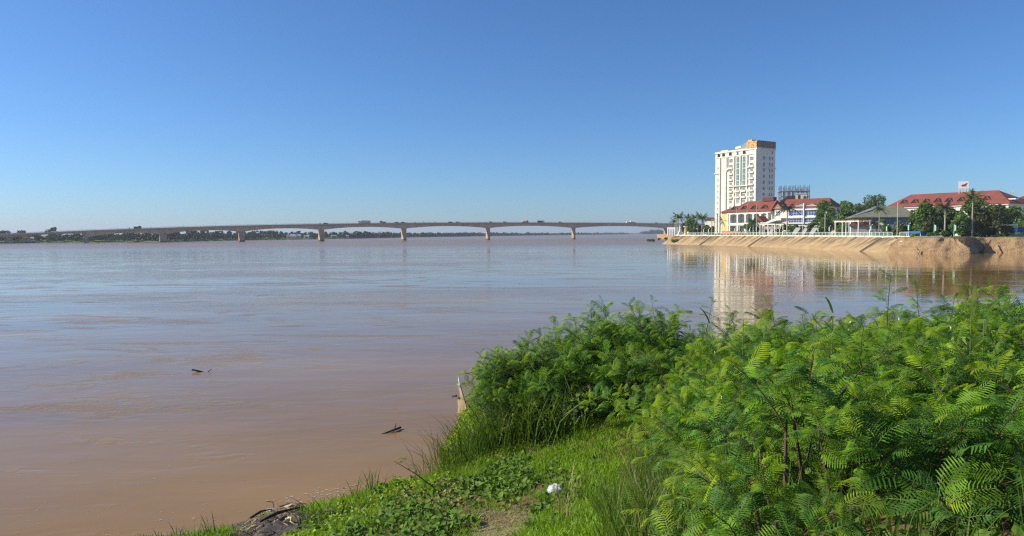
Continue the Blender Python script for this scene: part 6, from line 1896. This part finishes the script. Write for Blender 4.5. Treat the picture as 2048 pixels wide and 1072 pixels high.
# yellow-green spike plant in front of the hollow and the twig on the left
q = hit(1235, 905)
t = thing('spiky_weed', 'pale yellow-green leafy spike leaning in front of the dark hollow', 'weed', q, 0.3)
put('branch', BR[2], t, (0,0,0), (0,0.75,0.2), 0.75); put('branch', SPR[1], t, (0.05,0,0.1), (0,0.55,-0.4), 0.8)
q = hit(878, 985)
t = thing('bare_twig', 'thin twig with small leaves leaning out over the river', 'twig', q, 0)
tp = at(788, 922, q.y+0.2)-q
MB().tube([Vector((0.1,0,-0.05)),tp*0.5+Vector((0,0,0.05)),tp],[0.02,0.012,0.005],6).build('stem', M['stem_brown'], t)
for i, u in enumerate((0.35,0.5,0.62,0.75,0.88,1.0)):
    put('leaf', LFM[2 if i > 4 else 0][i % 6], t, tp*u+Vector((0,0,0.03)), (rs.uniform(-0.5,0.5),rs.uniform(-0.4,0.6),rs.uniform(0,6)), 0.75)

# ================================================================== THINGS LYING ABOUT
# plastic bag
q = hit(1112, 992)
bm = bmesh.new(); bmesh.ops.create_icosphere(bm, subdivisions=4, radius=0.135)
rg = np.random.default_rng(3)
for v_ in bm.verts:
    c = v_.co; n1 = math.sin(c.x*38+c.y*21)*0.5+math.sin(c.z*47-c.x*17+1.3)*0.4+math.sin(c.y*63+c.z*29)*0.3
    n2 = 1-2*abs(math.sin(c.x*55+c.z*40+2*n1)); v_.co = Vector((c.x*1.05, c.y*0.8, c.z*0.72))*(1+0.13*n1+0.07*n2)
me = bpy.data.meshes.new('plastic_bag'); bm.to_mesh(me); bm.free()
t_ = NT('thin_plastic'); t_.p.inputs['Base Color'].default_value = (0.78,0.80,0.80,1); t_.p.inputs['Roughness'].default_value = 0.25
t_.p.inputs['Alpha'].default_value = 0.72
t_.bump(t_.noise(t_.objc(), 14, 4, 0.6), 0.8, 0.03)
me.materials.append(t_.mat)
for p in me.polygons: p.use_smooth = True
tag(put('plastic_bag', me, None, q+Vector((0,0,0.11))), 'crumpled translucent white plastic bag lying in the grass', 'bag')
# drift log far out
q = gnd(398, 744, 0)
t = thing('drift_log', 'dark drift log with one end raised out of the open river', 'log', q, 0)
e = at(384, 739.5, q.y); 
MB().tube([e-q, (e-q)*0.5+Vector((0.02,0,0.02)), Vector((0.25,0.1,-0.06))],[0.042,0.04,0.036],8).tube([(0.3,0.05,-0.05),(0.52,0.1,0.12)],[0.02,0.012],5).build('wood', M['drift'], t)
# drift branch near the shore
q = gnd(790, 863, 0)
t = thing('drift_branch', 'black tapering drift branch floating near the bank', 'branch', q, 0)
e1 = gnd(757, 869, 0)-q; e2 = gnd(801, 858, 0)-q
MB().tube([e1+Vector((0,0,-0.02)), e1*0.5+Vector((0,0,0.02)), Vector((0,0,0.06)), e2+Vector((0,0,0.05))],[0.008,0.02,0.038,0.036],8).tube([(-0.03,-0.12,-0.02),(0,0,0.12),(0.03,0.05,0.24)],[0.014,0.014,0.01],5).build('wood', M['drift'], t)
# wooden board at the water
q = gnd(921, 826, 0)
t = thing('broken_board', 'pale broken board standing out of the water at the thicket edge', 'board', q, 0)
a0 = at(909,770,q.y+0.6)-q; 
t.rotation_euler = (0,0,-0.55)
MB().prism([(-0.12,-0.3),(0.26,-0.3),(0.24,0.2),(-0.10,0.92),(-0.17,0.86),(-0.05,0.6),(-0.16,0.45),(-0.10,0.2)], -0.03, 0.03).build('plank', M['pale_wood'], t, rot=(-0.15,0,0))
MB().prism([(-0.19,0.9),(-0.09,0.9),(-0.20,1.22)], -0.02, 0.02).build('white_tip', M['white_paint'], t, rot=(-0.15,0,0))
MB().tube([(-0.34,0.0,0.52),(-0.16,0,0.56)],[0.03,0.04],7).build('knot', M['drift'], t)
# mud bank with driftwood
X, Y, Z = scatter(-12, -4, 9.5, 15, 5000, 40)
px, py = proj_np(np.stack([X,Y,Z],1)); k = in_poly(px,py,MUD)
cx, cy = X[k].mean(), Y[k].mean()
gx = np.linspace(-2.2,2.2,60); gy = np.linspace(-1.3,1.3,40)
def mudz(x, y):
    wx, wy = x+cx, y+cy
    e = np.clip(1-((x/2.1)**2+(y/1.2)**2), -1, 1)
    return bank_z(wx, wy)+np.where(e > 0, 0.045*np.sqrt(np.maximum(e,0)), -0.08)+fbm(wx,wy,77,4,3.5)*0.13*np.clip(e+0.2,0,1)
o = put('mud_patch', grid_mesh('mud_patch', gx, gy, mudz, M['mud']), None, (cx,cy,0)); struct(o)
DRF = (('dark drift stick half sunk in the mud', 500,1046,545,1030,0.025),('long dark drift root on the mud patch',520,1052,600,1028,0.035),('curved drift stick at the top of the mud',560,1022,612,1020,0.02),('pale drift stick leaning in the mud',548,1024,530,1000,0.012),('short pale stick below the mud',572,1048,590,1062,0.018))
for lb, xa, ya, xb, yb, r in DRF:
    a = hit(xa,ya)+Vector((0,0,0.1)); b = hit(xb,yb)+Vector((0,0,0.13)) if yb > 1005 else at(xb,yb,a.y)
    m_ = 'drift' if 'dark' in lb or 'curved' in lb else 'pale_wood'
    o = MB().tube([a,a.lerp(b,0.35)+Vector((0.03,0.05,0.04)),a.lerp(b,0.7)+Vector((-0.03,0,0.02)),b],[r,r*1.1,r*0.8,r*0.4],7).build('drift_stick', M[m_], None, True)
    tag(o, lb, 'driftwood')
X, Y, Z = scatter(cx-2, cx+2, cy-1.4, cy+1.4, 900, 71); rg = np.random.default_rng(72); mb = MB()
px, py = proj_np(np.stack([X,Y,Z],1)); kk = np.nonzero(in_poly(px,py,[(470,1062),(520,1030),(565,1008),(625,1016),(600,1050),(560,1072),(480,1080)]))[0][:90]
for i in kk:
    a = rg.uniform(0,PI); l = rg.uniform(0.03,0.16); d_ = Vector((math.cos(a)*l,math.sin(a)*l,rg.uniform(-0.02,0.05))); p0 = Vector((X[i],Y[i],Z[i]+0.07))
    mb.beam(p0-d_, p0+d_, rg.uniform(0.006,0.02), 0.008, int(rg.random() < 0.3))
stuff(mb.build('shore_litter', [M['drift'],M['pale_wood']]), 'small dark and pale driftwood scraps on the mud', 'litter')
for i, (px, py, s, lb, mt) in enumerate(((583,1022,0.085,'small tan husk lying on the mud','pale_wood'),(562,1018,0.06,'pale shell-like scrap beside the tan husk','pale_cloth'),(541,1030,0.06,'pale crumpled scrap in the driftwood','pale_cloth'))):
    q = hit(px, py)
    bm = bmesh.new(); bmesh.ops.create_icosphere(bm, subdivisions=2, radius=s)
    for v_ in bm.verts: v_.co = Vector((v_.co.x*1.5, v_.co.y, v_.co.z*0.6))*(1+0.25*math.sin(v_.co.x*60+v_.co.z*90+i))
    me = bpy.data.meshes.new('scrap'); bm.to_mesh(me); bm.free(); me.materials.append(M[mt])
    tag(put('scrap', me, None, q+Vector((0,0,0.1))), lb, 'scrap')
# foam flecks on the water
rg = np.random.default_rng(50); V = []; F = []
def fleck(p, s):
    o = len(V); n = 6
    for j in range(n):
        a = 2*PI*j/n; r = s*rg.uniform(0.5,1.2); V.append((p.x+math.cos(a)*r*1.5, p.y+math.sin(a)*r, 0.006))
    F.append(tuple(range(o, o+n)))
for i in range(300):
    px = rg.uniform(0,930); py = 1072-abs(rg.normal(0,110))
    p = gnd(px,py)
    if shore_dist(np.array([p.x]),np.array([p.y]))[0] > -0.1: continue
    fleck(p, rg.uniform(0.006,0.02)*(1.7 if rg.random() < 0.08 else 1))
for i in range(90):
    px = 660+rg.normal(0,55); py = 985-(px-660)*0.18+rg.normal(0,7)
    p = gnd(px,py)
    if shore_dist(np.array([p.x]),np.array([p.y]))[0] > -0.1: continue
    fleck(p, rg.uniform(0.012,0.04))
M['foam'] = plain('river_foam', (0.44,0.34,0.25), 0.8, 0.1)
stuff(MB().add(V,F).build('foam_flecks', M['foam']), 'pale foam flecks drifting near the bank', 'foam')
